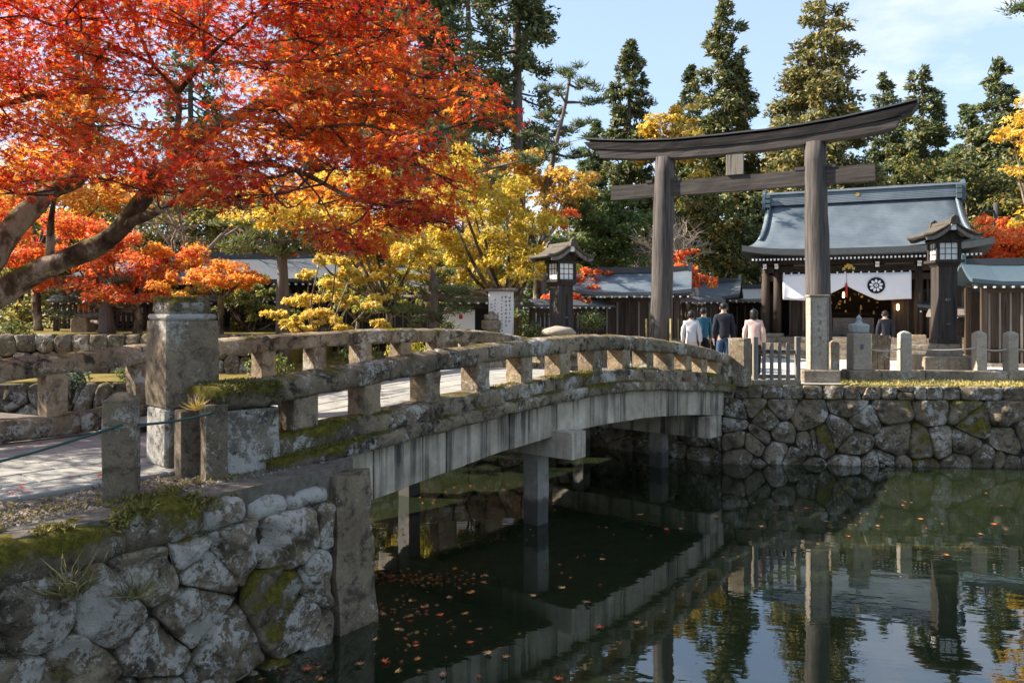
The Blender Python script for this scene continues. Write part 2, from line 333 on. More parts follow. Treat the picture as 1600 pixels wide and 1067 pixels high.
def palette(n, cols, w=None, jit=.16):
    cols = np.array(cols); i = rng.choice(len(cols), n, p=None if w is None else np.array(w) / sum(w))
    j = rng.choice(len(cols), n, p=None if w is None else np.array(w) / sum(w)); t_ = rng.random((n, 1)) * .6
    return np.clip((cols[i] * (1 - t_) + cols[j] * t_) * (1 + rng.normal(size=(n, 1)) * jit), .003, .95)
def interp(xs, ys): return lambda s: np.interp(s, xs, ys)
def smooth_path(pts, n=6):
    p = np.asarray(pts, float); out = []
    q = np.vstack([2 * p[0] - p[1], p, 2 * p[-1] - p[-2]])
    for i in range(1, len(q) - 2):
        for t_ in np.linspace(0, 1, n, endpoint=False):
            a, b, c, d = q[i - 1], q[i], q[i + 1], q[i + 2]
            out.append(.5 * (2 * b + (c - a) * t_ + (2 * a - 5 * b + 4 * c - d) * t_ ** 2 + (3 * b - 3 * c + d - a) * t_ ** 3))
    out.append(p[-1]); return np.array(out)

# ------------------------------------------------------------------ stone walls: irregular fitted boulders
def clip_poly(poly, a, nrm):
    out = []
    for i in range(len(poly)):
        p, q = poly[i], poly[(i + 1) % len(poly)]; dp, dq = np.dot(p - a, nrm), np.dot(q - a, nrm)
        if dp <= 0: out.append(p)
        if dp * dq < 0: out.append(p + (q - p) * dp / (dp - dq))
    return out
def voronoi(w, h, size, seed, relax=2, jitter=.5, grow=None):
    r = np.random.default_rng(seed); pts = []; rows = max(1, round(h / size)); ncol = max(1, round(w / (size * 1.15)))
    for j in range(rows):
        for i in range(ncol):
            pts.append([(i + .5 + .5 * (j % 2) * .9 + jitter * (r.random() - .5)) * w / ncol, (j + .5 + jitter * .8 * (r.random() - .5)) * h / rows])
    for _ in range(int(len(pts) * .32)): pts.append([r.random() * w, r.random() * h])
    pts = np.array(pts)
    for it in range(relax + 1):
        cells = []
        for i, p in enumerate(pts):
            poly = [np.array(c, float) for c in ((0, 0), (w, 0), (w, h), (0, h))]
            d = np.linalg.norm(pts - p, axis=1)
            for j in np.argsort(d)[1:26]:
                if d[j] < 1e-6: continue
                m_ = (pts[j] + p) / 2; poly = clip_poly(poly, m_, (pts[j] - p))
                if len(poly) < 3: break
            cells.append(poly)
        if it < relax: pts = np.array([np.mean(c, 0) if len(c) > 2 else p for c, p in zip(cells, pts)]) * .6 + pts * .4
    return [np.array(c) for c in cells if len(c) > 2]
def stone_mesh(poly, u, o, nrm, npt, gap, depth, seed, rough=.045, rings=((1, -.9), (1, -.1), (.985, .45), (.95, .80), (.86, .95), (.74, .99), (.60, 1.0), (.45, 1.0), (.28, 1.0), (.12, 1.0))):
    c = poly.mean(0); L = np.linalg.norm(np.roll(poly, -1, 0) - poly, axis=1); per = np.r_[0, np.cumsum(L)]
    q = np.vstack([poly, poly[:1]]); s = np.linspace(0, per[-1], npt * 3, endpoint=False)
    p = np.c_[np.interp(s, per, q[:, 0]), np.interp(s, per, q[:, 1])]
    k = max(1, int(npt * .13))
    for _ in range(2): p = (p + np.roll(p, k // 1, 0) * .5 + np.roll(p, -k, 0) * .5) / 2
    p = p[::3]; d = p - c; rr = np.linalg.norm(d, axis=1, keepdims=True); p = c + d * np.maximum(.3, (rr - gap) / rr) * (1.03 + .05 * fbm(np.c_[p * 5, np.zeros(len(p))], seed, 2))[:, None]
    size = math.sqrt(abs(np.sum(p[:, 0] * np.roll(p[:, 1], 1) - p[:, 1] * np.roll(p[:, 0], 1)) / 2)); r = np.random.default_rng(seed)
    proud = r.normal() * .02; V = []
    PL = [(r.normal(size=2) * (.10 if k_ == 0 else .42), (0 if k_ == 0 else .02 + .10 * r.random()) * size) for k_ in range(6)]
    for sc_, dz in rings:
        w = c + (p - c) * sc_; dep = depth * min(1.2, size / .4) * dz + proud + np.min([(w - c) @ g_ + o_ for g_, o_ in PL], 0) * (dz > 0) * min(1.1, rough / .045 * .7); dep = np.maximum(dep, depth * (.30 + .25 * dz) * dz) if dz > 0 else dep
        V.append(o + w[:, :1] * u + np.c_[np.zeros((len(w), 2)), w[:, 1:]] + dep[:, None] * nrm if hasattr(dep, '__len__') else o + w[:, :1] * u + np.c_[np.zeros((len(w), 2)), w[:, 1:]] + dep * nrm)
    n = len(p); mid = V[-1].mean(0) + nrm * .01; F = []
    for a in range(len(rings) - 1):
        for i in range(n): j = (i + 1) % n; F.append((a * n + i, a * n + j, (a + 1) * n + j, (a + 1) * n + i))
    F += [((len(rings) - 1) * n + i, (len(rings) - 1) * n + (i + 1) % n, len(rings) * n) for i in range(n)]
    V = np.vstack(V + [mid[None]])
    V = V + nrm * (fbm(V * 4.2, seed, 5) * rough * .8 * min(1.3, size / .4))[:, None] + np.stack([fbm(V * 9 + 5 * k_, seed + k_, 2) for k_ in range(3)], 1) * .008
    return V, F
def stone_wall(parent, o, u, length, z0, z1, nrm, size, seed, mat, npt=18, gap=.012, depth=.11, relax=1, mossmat=None, mossp=0, rough=.045, jit=.6):
    o = np.asarray(o, float); u = np.asarray(u, float); nrm = np.asarray(nrm, float); r = np.random.default_rng(seed + 1)
    for i, poly in enumerate(voronoi(length, z1 - z0, size, seed, relax, jit)):
        V, F = stone_mesh(poly + np.array([0, z0]), u, o, nrm, npt, gap, depth, seed * 100 + i, rough)
        MB().add(V, F).build('stone', mossmat if mossmat and r.random() < mossp else mat, parent, smooth=True)
    a, b = o - nrm * .05, o + u * length - nrm * .05
    b3 = MB(); b3.add([[*a[:2], z0], [*b[:2], z0], [*b[:2], z1 - .03], [*a[:2], z1 - .03]] + [[*(q[:2] - nrm[:2] * .25), zz] for q, zz in ((a, z0), (b, z0), (b, z1 - .03), (a, z1 - .03))],
        [(0, 1, 2, 3), (7, 6, 5, 4), (3, 2, 6, 7), (1, 5, 6, 2), (0, 3, 7, 4)]).build('mortar', 'mortar', parent)
# ------------------------------------------------------------------ ground, water
LAND = 1.62
K = np.array([-1.72, 7.35]); LW = np.array([.57, .822]); LN = np.array([.822, -.57])
near_poly = [K - LW * 9.2 - LN * .05, K - LN * .05, K + LW * .55 - LN * .3, (-5.0, 10.45), (-9, 12.2), (-30, 13.2), (-40, 4), (-30, -8)]
o = MB().poly(near_poly, -1.2, LAND - .03).build('ground', 'earth'); struct(o)
far_poly = [(300, 10), (20, 14.75), (12, 15.38), (4.33, 15.98), (1.72, 18.15), (-2, 17.25), (-16, 16.1), (-300, 17), (-300, 700), (300, 700)]
o = MB().poly(far_poly, -1.2, LAND).build('ground', 'lawn'); struct(o)
court = [(4.6, 16.05), (2.0, 18.2), (-1.5, 18.4), (-4, 24), (-3, 31), (26, 29), (26, 16.95), (6.9, 17.0), (6.9, 16.0)]
o = MB().poly(court, LAND - .05, LAND + .008).build('path', 'court'); struct(o)
o = MB().add([(-70, -25, 0), (70, -25, 0), (70, 24, 0), (-70, 24, 0)], [(0, 1, 2, 3)]).build('water', 'water'); struct(o)
o = MB().add([(-70, -25, -.95), (70, -25, -.95), (70, 24, -.95), (-70, 24, -.95)], [(0, 1, 2, 3)]).build('pond_bed', 'bed'); struct(o)

# ------------------------------------------------------------------ walls of the pond
lw0 = K - LW * 6.4
w = root('stone_wall', (*lw0, 0), 'rugged lichen-covered boulder wall below the near bank at lower left', 'stone wall')
stone_wall(w, (*lw0, 0), (*LW, 0), 6.38, -.45, 1.32, (*LN, 0), .47, 11, 'wallstone', 46, .004, .09, 0, 'mossy', .14, .085, 1.0)
sx = 0; r_ = np.random.default_rng(5); cop = []
for ln, h, m in ((1.0, .26, 'mossy'), (.9, .27, 'mossy'), (.85, .27, 'mossy'), (.62, .30, 'mossy'), (.98, .27, 'mossy'), (.68, .29, 'mossy'), (.42, .24, 'wallstone'), (.40, .17, 'lichenblock'), (.50, .16, 'lichenblock')):
    a = lw0 + LW * (sx + ln / 2) + LN * (-.17 + r_.normal() * .015)
    n_ = 9; b = MB(); rings = []
    for i in range(n_ + 1):
        q = (i / n_ - .5) * (ln - .03); e = 1 - .18 * (abs(i / n_ - .5) * 2) ** 6
        sec = [(-.26, 1.31), (.16 * e, 1.30), (.22 * e, 1.34), (.235 * e, 1.31 + h * .5), (.20 * e, 1.31 + h * .88 * e), (.12, 1.31 + h * e), (-.05, 1.31 + h * 1.04 * e), (-.26, 1.31 + h * .9)]
        rings.append([(*(a + LW * q + LN * x), z) for x, z in sec])
    b.loft(rings).build('coping_stone', m, w, True, disp=.035, dscale=5, seed=int(sx * 10)); cop.append((sx, ln, h)); sx += ln
# leaning granite slab closing the wall at the bridge
sl = MB(); a = K + LW * .05; bb = K + LW * .60
rg = []
for z in np.linspace(-.4, 1.52, 9):
    k = (z + .4) / 1.92; e0 = a - LW * .02 * k; e1 = bb - LW * (.14 * k)
    rg.append([(*(e0 + LN * (.06 - .05 * k)), z), (*((e0 + e1) / 2 + LN * (.085 - .05 * k)), z), (*(e1 + LN * (.06 - .05 * k)), z), (*(e1 - LN * .22), z), (*(e0 - LN * .22), z)])
sl.loft(rg).build('slab', 'slab', w, disp=.03, dscale=4)
# moss and grass growing on the wall
def blades(name, centers, counts, hgt, cols, parent=None, spread=.05, up=.8, kind='stuff', wid=.09):
    pos = []; tip = []; sz = []
    for c, k, h in zip(centers, counts, hgt):
        d = rng.normal(size=(k, 3)); d[:, 2] = np.abs(d[:, 2]) * .5 + up; d /= np.linalg.norm(d, axis=1, keepdims=True)
        pos.append(np.asarray(c) + rng.normal(size=(k, 3)) * spread * np.array([1, 1, .15])); tip.append(d); sz.append(h * (.5 + .7 * rng.random(k)))
    pos = np.vstack(pos); tip = np.vstack(tip); sz = np.concatenate(sz); n = len(pos)
    tv = [(-wid * .5, 0, 0), (wid * .5, 0, 0), (wid * .35, .55, .0), (0, 1, -.25), (-wid * .35, .55, 0)]
    return scatter(name, tv, [(0, 1, 2), (0, 2, 4), (4, 2, 3)], pos, np.cross(tip, rng.normal(size=(n, 3))), sz, palette(n, cols, jit=.25), 'blade', parent, tip=tip, kind=kind)
mc = []
for sx, ln, h in cop[:7]:
    for _ in range(int(900 * ln)):
        q = sx + rng.random() * ln; x = -.22 + rng.random() * .42; z = 1.31 + h * (1.0 if x < .12 else 1 - (x - .12) * 5)
        if fbm(np.array([[q * 2.2, x * 3, 0]]), 3)[0] > -.12: mc.append((*(lw0 + LW * q + LN * (-.17 + x)), z + .012))
blades('moss', mc, [5] * len(mc), [.045] * len(mc), [(.13, .115, .016), (.20, .165, .025), (.085, .085, .014), (.28, .22, .04)], w, .02, .7, wid=.35)
GR = [(.16, .15, .05), (.24, .20, .07), (.09, .10, .03), (.34, .27, .12)]
for q, z, k, h, lab in ((3.92, 1.18, 110, .30, 'long green grass tuft hanging over the left boulder wall'), (4.35, 1.02, 70, .24, 'thin dry grass tuft beside the long one on the boulder wall'), (3.55, .36, 60, .19, 'low grey-green tuft between boulders near the water'),
                       (5.85, .95, 24, .13, 'small green tuft beside the granite slab of the wall')):
    o = blades('grass_tuft', [(*(lw0 + LW * q + LN * .16), z)], [k], [h], GR, None, .035, .55, kind=None, wid=.05)
    tag(o, lab, 'grass', 'grass tufts on the boulder wall')
o = blades('grass_tuft', [P(308, 640, 6.95)], [46], [.15], [(.62, .42, .08), (.7, .5, .15)], None, .02, .6, kind=None, wid=.07); tag(o, 'bright straw-yellow grass tuft on top of the short posts', 'grass')
# dry litter along the bank edge
lc = [(*(lw0 + LW * (rng.random() * 6.3) - LN * (.42 + abs(rng.normal()) * .32)), LAND - .02) for _ in range(900)]
o = blades('ground_litter', lc, [3] * 900, [.05] * 900, [(.30, .20, .08), (.20, .15, .05), (.42, .30, .12), (.12, .12, .03)], None, .03, .25, wid=.3); tag(o, 'dry grass and leaf litter along the bank edge', 'litter')

PEB = ([(-.5, -.4, 0), (.5, -.35, 0), (.1, .55, 0), (.05, 0, .5)], [(0, 1, 3), (1, 2, 3), (2, 0, 3)])
gq = np.array([(*(lw0 + LW * (rng.random() * 7.0) - LN * (.36 + abs(rng.normal()) * .34)), LAND - .03) for _ in range(5200)])
o = scatter('gravel', *PEB, gq, np.array([[0, 0, 1.]] * 5200) + rng.normal(size=(5200, 3)) * .3, .030 * (.35 + rng.random(5200)), palette(5200, [(.22, .20, .17), (.34, .31, .27), (.12, .11, .09), (.28, .23, .17)]), 'blade', None, kind='stuff'); tag(o, 'grey gravel between the paving and the mossy coping', 'gravel')

fw = root('stone_wall', (4.33, 15.9, 0), 'long wall of rounded mossy boulders below the shrine court', 'stone wall')
d_ = np.array([7.7, -.6]); d_ /= np.linalg.norm(d_)
stone_wall(fw, (4.33, 15.9, 0), (*d_, 0), 11.5, -.3, 1.34, (d_[1], -d_[0], 0), .47, 23, 'farstone', 24, .006, .10, 0, 'mossy', .12, .05, .95)
stone_wall(fw, (4.33, 15.9, 0), (*d_, 0), 11.5, 1.34, 1.62, (d_[1], -d_[0], 0), .34, 24, 'farstone', 14, .008, .07, 1)
ra = root('stone_wall', (1.72, 18.1, 0), 'shaded block wall of the abutment under the far end of the bridge', 'stone wall')
d2 = np.array([4.33 - 1.72, 15.9 - 18.1]); l2 = np.linalg.norm(d2); d2 /= l2
stone_wall(ra, (1.72, 18.1, 0), (*d2, 0), l2, -.3, 1.6, (d2[1], -d2[0], 0), .6, 29, 'farstone', 12, .012, .06, 0)
bw = root('stone_wall', (-16, 16.05, 0), 'low boulder bank beyond the bridge facing its shaded side', 'stone wall')
d3 = np.array([14, 1.15]); l3 = np.linalg.norm(d3); d3 /= l3
stone_wall(bw, (-16, 16.05, 0), (*d3, 0), l3 + 3.6, -.3, 1.6, (d3[1], -d3[0], 0), .62, 31, 'farstone', 12, .012, .1, 1)
# raised terrace with a fitted stone face on the far left
TZ = 2.55
o = MB().poly([(-40, 19.15), (-6.3, 19.15), (-6.3, 27), (-40, 27)], LAND - .1, TZ).build('ground', 'lawn'); struct(o)
tw = root('stone_wall', (-17, 19, LAND), 'low fitted grey stone wall of the terrace behind the far railing', 'stone wall')
stone_wall(tw, (-17, 19.1, 0), (1, 0, 0), 10.8, LAND - .05, TZ + .03, (0, -1, 0), .42, 37, 'farstone', 14, .01, .09, 1)

# ------------------------------------------------------------------ the stone bridge
B0 = np.array([-2.5, 7.4]); D = np.array([.64, .768]); D /= np.linalg.norm(D); NB = np.array([D[1], -D[0]])
def bp(s, w, z): q = B0 + D * s + NB * w; return (q[0], q[1], z)
rail_n = interp([-1, 0, .55, 2.2, 3.3, 4.4, 5.2, 6, 6.8, 7.5, 8.7, 10, 10.9], [2.36, 2.42, 2.465, 2.605, 2.675, 2.725, 2.745, 2.75, 2.72, 2.67, 2.56, 2.40, 2.22])
rail_f = interp([-5, -2.5, -1.1, .65, 2.5, 4.6, 6, 7.4, 9, 10.9], [2.2, 2.42, 2.55, 2.68, 2.77, 2.82, 2.80, 2.71, 2.52, 2.2])
curb_n = interp([-1, 0, 1.6, 3, 4.4, 5.5, 6.5, 7.5, 8.7, 10, 10.9], [1.82, 1.88, 1.99, 2.09, 2.165, 2.20, 2.20, 2.15, 2.05, 1.93, 1.83])
curb_f = lambda s: np.where(np.asarray(s) < 0, np.maximum(1.82, 1.9 + np.asarray(s) * .02), curb_n(np.maximum(s, 0)) + .05 * np.exp(-np.asarray(s) * .2))
bot = interp([0.2, 1.9, 3.48, 5.0, 5.9, 7.3, 8.6, 9.8, 10.6], [.95, 1.10, 1.27, 1.35, 1.365, 1.335, 1.25, 1.13, 1.05])
deck = lambda s: np.clip(curb_n(s) - .125, LAND + .004, 9)
br = root('stone_bridge', bp(5.4, -1.7, 0), 'old arched granite footbridge with low balustrades across the pond', 'bridge')
def run(name, s0, s1, w0, w1, top, h, mat, n=8, disp=.012, seed=0, parent=br, crown=0, ch=.03, smooth=True):
    b = MB(); rings = []
    for s in np.linspace(s0, s1, n + 1):
        zt = float(top(s)); zb = zt - (h if not callable(h) else zt - float(h(s)))
        m_ = (w0 + w1) / 2
        rings.append([bp(s, *q) for q in ((w0 + ch * .4, zb), (w1 - ch * .4, zb), (w1, zb + ch), (w1, (zb + zt) / 2), (w1, zt - ch), (w1 - ch, zt - ch * .2), (m_, zt + crown), (w0 + ch, zt - ch * .2), (w0, zt - ch), (w0, zb + ch))])
    return b.loft(rings).build(name, mat, parent, smooth, disp=disp, dscale=7, seed=seed)
def joints(a, b, step, r): 
    out = [a]; 
    while out[-1] < b - step * 1.3: out.append(out[-1] + step * (1 + .18 * r.normal()))
    return out + [b]
rj = np.random.default_rng(3)
for side, top, wc, s_a, s_b in ((0, rail_n, -.10, -.42, 10.85), (1, rail_f, -3.42, -4.6, 10.85)):
    J = joints(s_a, s_b, 1.55, rj)
    for i in range(len(J) - 1): run('handrail', J[i] + .006, J[i + 1] - .006, wc - .17, wc + .17, top, .225, 'bridge', 9, .016, i + 40 * side, crown=.02, ch=.04)
bal = [.58, 1.45, 2.38, 3.28, 4.18, 5.07, 5.93, 6.78, 7.56, 8.3, 8.99, 9.64, 10.33]
for side, top, cb, wc, S in ((0, rail_n, curb_n, -.10, bal), (1, rail_f, curb_f, -3.42, [-4.1, -3.0, -1.9, -.55] + [b - .1 for b in bal])):
    for i, s in enumerate(S):
        z1 = float(top(s)) - .20; z0 = float(cb(s)) - .01; ww = .24 if i != 0 or side else .30
        b = MB(); rr = []
        for k_ in range(6):
            z = z0 + (z1 - z0) * k_ / 5; e = .012
            rr.append([bp(s + a_, wc + c_, z) for a_, c_ in ((-ww / 2 + e, -.15), (ww / 2 - e, -.15), (ww / 2, -.15 + e), (ww / 2, .15 - e), (ww / 2 - e, .15), (-ww / 2 + e, .15), (-ww / 2, .15 - e), (-ww / 2, -.15 + e))])
        b.loft(rr).build('baluster', 'bridge_in', br, disp=.010, dscale=6, seed=i + side * 20)
for side, cb, w0, w1, s_a in ((0, curb_n, -.30, .10, -.05), (1, curb_f, -3.60, -3.22, -4.6)):
    J = joints(s_a, 10.8, 1.15, rj)
    for i in range(len(J) - 1): run('curb_stone', J[i] + .006, J[i + 1] - .006, w0 + rj.normal() * .006, w1 + rj.normal() * .008, cb, .235, 'bridge' if i % 4 or side else 'mossy', 6, .016, i + 90)
for side, w0, w1 in ((0, -.30, .22), (1, -3.72, -3.22)):
    J = joints(.05, 10.75, .92, rj)
    for i in range(len(J) - 1): run('ledge_stone', J[i] + .006, J[i + 1] - .006, w0, w1 + rj.normal() * .008, lambda s: curb_n(s) - .20, .155, 'bridge' if (i * 3) % 5 else 'mossy', 5, .016, i + 130)
for side, w0, w1 in ((0, -.06, .10), (1, -3.62, -3.46)):
    s = .25; i = 0
    while s < 10.35:
        L = .30 + .22 * rj.random(); run('girder_slab', s + .007, s + L - .007, w0, w1 + rj.normal() * .012, lambda q: curb_n(q) - .34, lambda q: bot(q), 'fascia', 2, .004, i, ch=.008, smooth=False); s += L; i += 1
b = MB(); rings = []
for s in np.linspace(.2, 10.6, 22):
    zt = float(curb_n(s)) - .26; zb = float(bot(s)) + .16; rings.append([bp(s, -3.45, zb), bp(s, -.07, zb), bp(s, -.07, zt), bp(s, -3.45, zt)])
b.loft(rings).build('soffit', 'pier', br)
def bent(s, w0, w1, zt, h, wd, piers, pw=.34):
    m_ = MB(); m_.loft([[bp(s - wd / 2, w0, zt - h), bp(s + wd / 2, w0, zt - h), bp(s + wd / 2, w0, zt), bp(s - wd / 2, w0, zt)]] + [[bp(s - wd / 2, q, zt - h), bp(s + wd / 2, q, zt - h), bp(s + wd / 2, q, zt), bp(s - wd / 2, q, zt)] for q in (w0 + 1, (w0 + w1) / 2, w1)])
    m_.build('cross_beam', 'fascia', br, disp=.006)
    for w_ in piers:
        MB().loft([[bp(s + a_ * pw / 2, w_ + c_ * pw / 2, z) for a_, c_ in ((-1, -1), (1, -1), (1, 1), (-1, 1))] for z in (-1.0, -.3, .1, .5, zt - h - .002)]).build('pier', 'pier', br, disp=.008)
bent(4.88, -3.7, .42, 1.42, .38, .34, (-.35, -3.1), .26); bent(9.75, -3.5, .22, 1.12, .40, .5, (-1.0, -2.9), .27); bent(.95, -3.5, .06, 1.0, .4, .4, (-.7, -3.1), .27)
MB().loft([[bp(.80, .05, z), bp(1.06 - .12 * k_, .05, z), bp(1.06 - .12 * k_, .14, z), bp(.80, .14, z)] for z, k_ in ((.42, 1.3), (.95, .2), (1.02, 0))]).build('bracket_slab', 'fascia', br)
# massive end block and rail stub at the near end
b = MB(); b.loft([[bp(s_, w_, z) for s_, w_ in ((-.42, -.36), (.20, -.36), (.20, .14), (-.42, .14))] for z in (1.58, 1.8, 2.0, 2.2)]).build('end_block', 'lichenblock', br, disp=.02, dscale=5)
run('rail_stub', -.46, .24, -.36, .16, lambda s: 2.21 + .22, .215, 'mossy', 6, .025, 9, ch=.05)
b = MB(); b.loft([[bp(s_, w_, z) for s_, w_ in ((10.35, -.34), (10.85, -.34), (10.85, .1), (10.35, .1))] for z in (1.6, 1.8, 2.06)]).build('end_block', 'bridge', br, disp=.015, dscale=5)
tc = [bp(-.38 + rng.random() * .6, -.34 + rng.random() * .48, 2.425) for _ in range(420)] + [bp(-.38 + rng.random() * .6, .155, 2.27 + rng.random() * .15) for _ in range(150)]
blades('moss', tc, [5] * len(tc), [.035] * len(tc), [(.10, .095, .015), (.15, .13, .02), (.07, .07, .012)], br, .02, .6, wid=.35)
cm = []
for _ in range(2600):
    s = rng.random() * 9; up_ = rng.random() < .5; w_ = rng.uniform(-.05, .09) if up_ else rng.uniform(.10, .215)
    if fbm(np.array([[s * 1.6, w_ * 2, 3.0 if up_ else 9.]]), 8, 2)[0] > .18 - .25 * (s < 2.6): cm.append(bp(s, w_, float(curb_n(s)) + (.004 if up_ else -.197)))
blades('moss', cm, [5] * len(cm), [.032] * len(cm), [(.13, .115, .016), (.20, .165, .025), (.085, .085, .014)], br, .02, .6, wid=.35)
# paving: single slabs on the bridge deck and over the near bank
def slab_mesh(name, x, y, h=.05):
    m_ = MB().box((0, 0, 0), (x, y, h), bev=.008); me = bpy.data.meshes.new(name); me.from_pydata(np.concatenate(m_.v).tolist(), [], m_.f); me.materials.append(M['paving']); return me
pave = struct(MB().poly([bp(.1, -3.2, 0)[:2], bp(.1, -.32, 0)[:2], bp(-.55, -.32, 0)[:2], bp(-1.6, -.35, 0)[:2], bp(-5.6, -.4, 0)[:2], bp(-9, -.5, 0)[:2], bp(-9, -3.2, 0)[:2]], LAND - .06, LAND - .022).build('path', 'earth'))
me_a = slab_mesh('paving_slab', .60, .455); ang = math.atan2(D[1], D[0])
def lay(parent, s0, s1, zf, w0=-3.2, w1=-.32):
    nr = int(round((w1 - w0) / .48)); s = s0; i = 0
    while s < s1:
        for j in range(nr):
            q = s + (.31 if j % 2 else 0); c = bp(q, w0 + (j + .5) * (w1 - w0) / nr, float(zf(q)) - .025 + rj.normal() * .002)
            o = link('paving_slab', me_a, parent, np.array(c) - origin(parent), ang + rj.normal() * .004)
            sl_ = (float(zf(q + .1)) - float(zf(q - .1))) / .2; o.rotation_euler = Matrix.Rotation(ang, 3, 'Z').to_4x4().to_3x3().to_euler(); o.rotation_euler.y = -math.atan(sl_)
        s += .612; i += 1
lay(br, .42, 10.4, deck); lay(pave, -8.0, .2, lambda s: LAND + .006)

# ------------------------------------------------------------------ posts and ropes at the near bank
def post(name, px, Y, wpx, py0, py1, label, mat='post', rot=0, cat='stone post', group=None, cap='pyr', z0=None):
    c = P(px, py1, Y); z0 = c[2] if z0 is None else z0; z1 = P(px, py0, Y)[2]; w_ = wpx * Y / FPX; rt = root(name, (c[0], c[1], z0), label, cat, group)
    b = MB(); rr = []; ca, sa = math.cos(rot), math.sin(rot); h = z1 - z0
    prof = [(0, 1), (.3, 1), (.6, .99), (.88 if cap == 'pyr' else .985, .98)] + ([(.93, .95), (.985, .45), (1, .1)] if cap == 'pyr' else [(1, .93)])
    for k_, sc_ in prof:
        e = w_ / 2 * sc_; rr.append([(c[0] + x * ca - y * sa, c[1] + x * sa + y * ca, z0 + h * k_) for x, y in ((-e * .9, -e), (e * .9, -e), (e, -e * .9), (e, e * .9), (e * .9, e), (-e * .9, e), (-e, e * .9), (-e, -e * .9))])
    b.loft(rr).build('shaft', mat, rt, disp=.006, dscale=8); return rt
tp = root('gate_post', P(285, 722, 7.6), 'tall square granite post with mossy cap at the near end of the bridge', 'stone post')
c = P(285, 722, 7.6); ca = ang - R(4)
MB().box((c[0], c[1], LAND + .28), (.52, .5, .58), ca, bev=.03).build('base', 'lichenblock', tp, disp=.012)
b = MB(); rr = []
for z, e in ((LAND + .575, .26), (LAND + .75, .262), (LAND + 1.0, .258), (LAND + 1.25, .255), (LAND + 1.40, .25)):
    rr.append([(c[0] + x * math.cos(ca) - y * math.sin(ca), c[1] + x * math.sin(ca) + y * math.cos(ca), z) for x, y in ((-e * .93, -e), (e * .93, -e), (e, -e * .93), (e, e * .93), (e * .93, e), (-e * .93, e), (-e, e * .93), (-e, -e * .93))])
b.loft(rr).build('shaft', 'post', tp, disp=.006)
MB().box((c[0], c[1], LAND + 1.435), (.49, .49, .06), ca, bev=.02).build('collar', 'lichenblock', tp, disp=.012)
MB().box((c[0], c[1], LAND + 1.54), (.44, .44, .17), ca, .93, bev=.04).build('cap', 'mossy', tp, disp=.02)
mcap = [(c[0] + rng.uniform(-.2, .2), c[1] + rng.uniform(-.2, .2), LAND + 1.615) for _ in range(260)]
blades('moss', mcap, [5] * 260, [.03] * 260, [(.12, .10, .02), (.20, .15, .04), (.08, .07, .015)], tp, .02, .6, wid=.35)
post('short_post', 190, 6.2, 46, 612, 773, 'short square granite bollard holding the green rope nearest the pond wall', rot=.25, z0=LAND - .06)
post('short_post', 334, 7.0, 34, 632, 735, 'short brown granite post in front of the bridge end block', rot=.7, z0=LAND - .06, cap='flat')
post('short_post', 296, 7.15, 36, 640, 735, 'small brown stone post leaning on the base of the tall gate post', rot=.7, z0=LAND - .06, cap='flat')
def rope(name, pts, rad, mat, label, sag=.05):
    q = []
    for a, b_ in zip(pts[:-1], pts[1:]):
        for t_ in np.linspace(0, 1, 12, endpoint=False): p = np.asarray(a) * (1 - t_) + np.asarray(b_) * t_; q.append(p - np.array([0, 0, sag * 4 * t_ * (1 - t_)]))
    q.append(np.asarray(pts[-1])); o = MB().tube(q, rad, 6).build(name, mat, None, True); return tag(o, label, 'rope')
rope('rope', [P(-170, 760, 5.2), P(188, 664, 6.08), P(334, 644, 6.88)], .011, 'rope', 'dark green rope strung between the short posts on the near bank', .03)
# ------------------------------------------------------------------ torii
TR = np.array([6.76, 17.0]); TL = np.array([3.66, 18.7]); TU = (TR - TL) / np.linalg.norm(TR - TL); TN = np.array([TU[1], -TU[0]])   # TN faces the pond
tm = (TR + TL) / 2; half = np.linalg.norm(TR - TL) / 2
def tp_(a, w, z): q = tm + TU * a + TN * w; return (q[0], q[1], z)
to = root('torii', (*tm, LAND), 'tall weathered wooden torii gate with curved lintel at the end of the bridge', 'torii gate')
for sgn, pc in ((-1, TL), (1, TR)):
    b = MB(); rr = []; n_ = 18
    for k_ in np.linspace(0, 1, 14):
        z = LAND - .02 + (6.90 - LAND) * k_; rad = .285 - .055 * k_; an = np.arange(n_) * 2 * np.pi / n_
        cx = pc - TU * sgn * .10 * (k_ - .5); rr.append(np.c_[cx[0] + rad * np.cos(an), cx[1] + rad * np.sin(an), np.full(n_, z)])
    b.loft(rr).build('pillar', 'torii_v', to, True, disp=.012, dscale=3, seed=sgn + 3)
lift = lambda a: .26 * (np.abs(a) / 3.6) ** 2.4
def beam(name, a0, a1, w, z0, z1, mat, lf=0, wt=None, n=20, cut=0):
    b = MB(); rr = []
    for i, a in enumerate(np.linspace(a0, a1, n + 1)):
        l = float(lift(a)) * lf; sk = cut * (1 if a > 0 else -1) * (1 if i in (0, n) else 0)
        wt_ = wt or w; rr.append([tp_(a, -w, z0 + l), tp_(a, w, z0 + l), tp_(a + sk, wt_, z1 + l), tp_(a + sk, 0, z1 + l + (.05 if wt else 0)), tp_(a + sk, -wt_, z1 + l)])
    return b.loft(rr).build(name, mat, to, disp=.008, dscale=3)
beam('lower_lintel', -3.32, 3.32, .17, 6.80, 6.995, 'torii_h', .95, cut=.10); beam('top_lintel', -3.62, 3.62, .20, 7.0, 7.165, 'torii_h', 1.0, .25, cut=.12)
beam('lintel_cap', -3.72, 3.72, .27, 7.217, 7.25, 'roof_dark', 1.0, .27, cut=.02)
beam('tie_beam', -half - 1.30, half + 1.16, .10, 5.93, 6.28, 'torii_h')
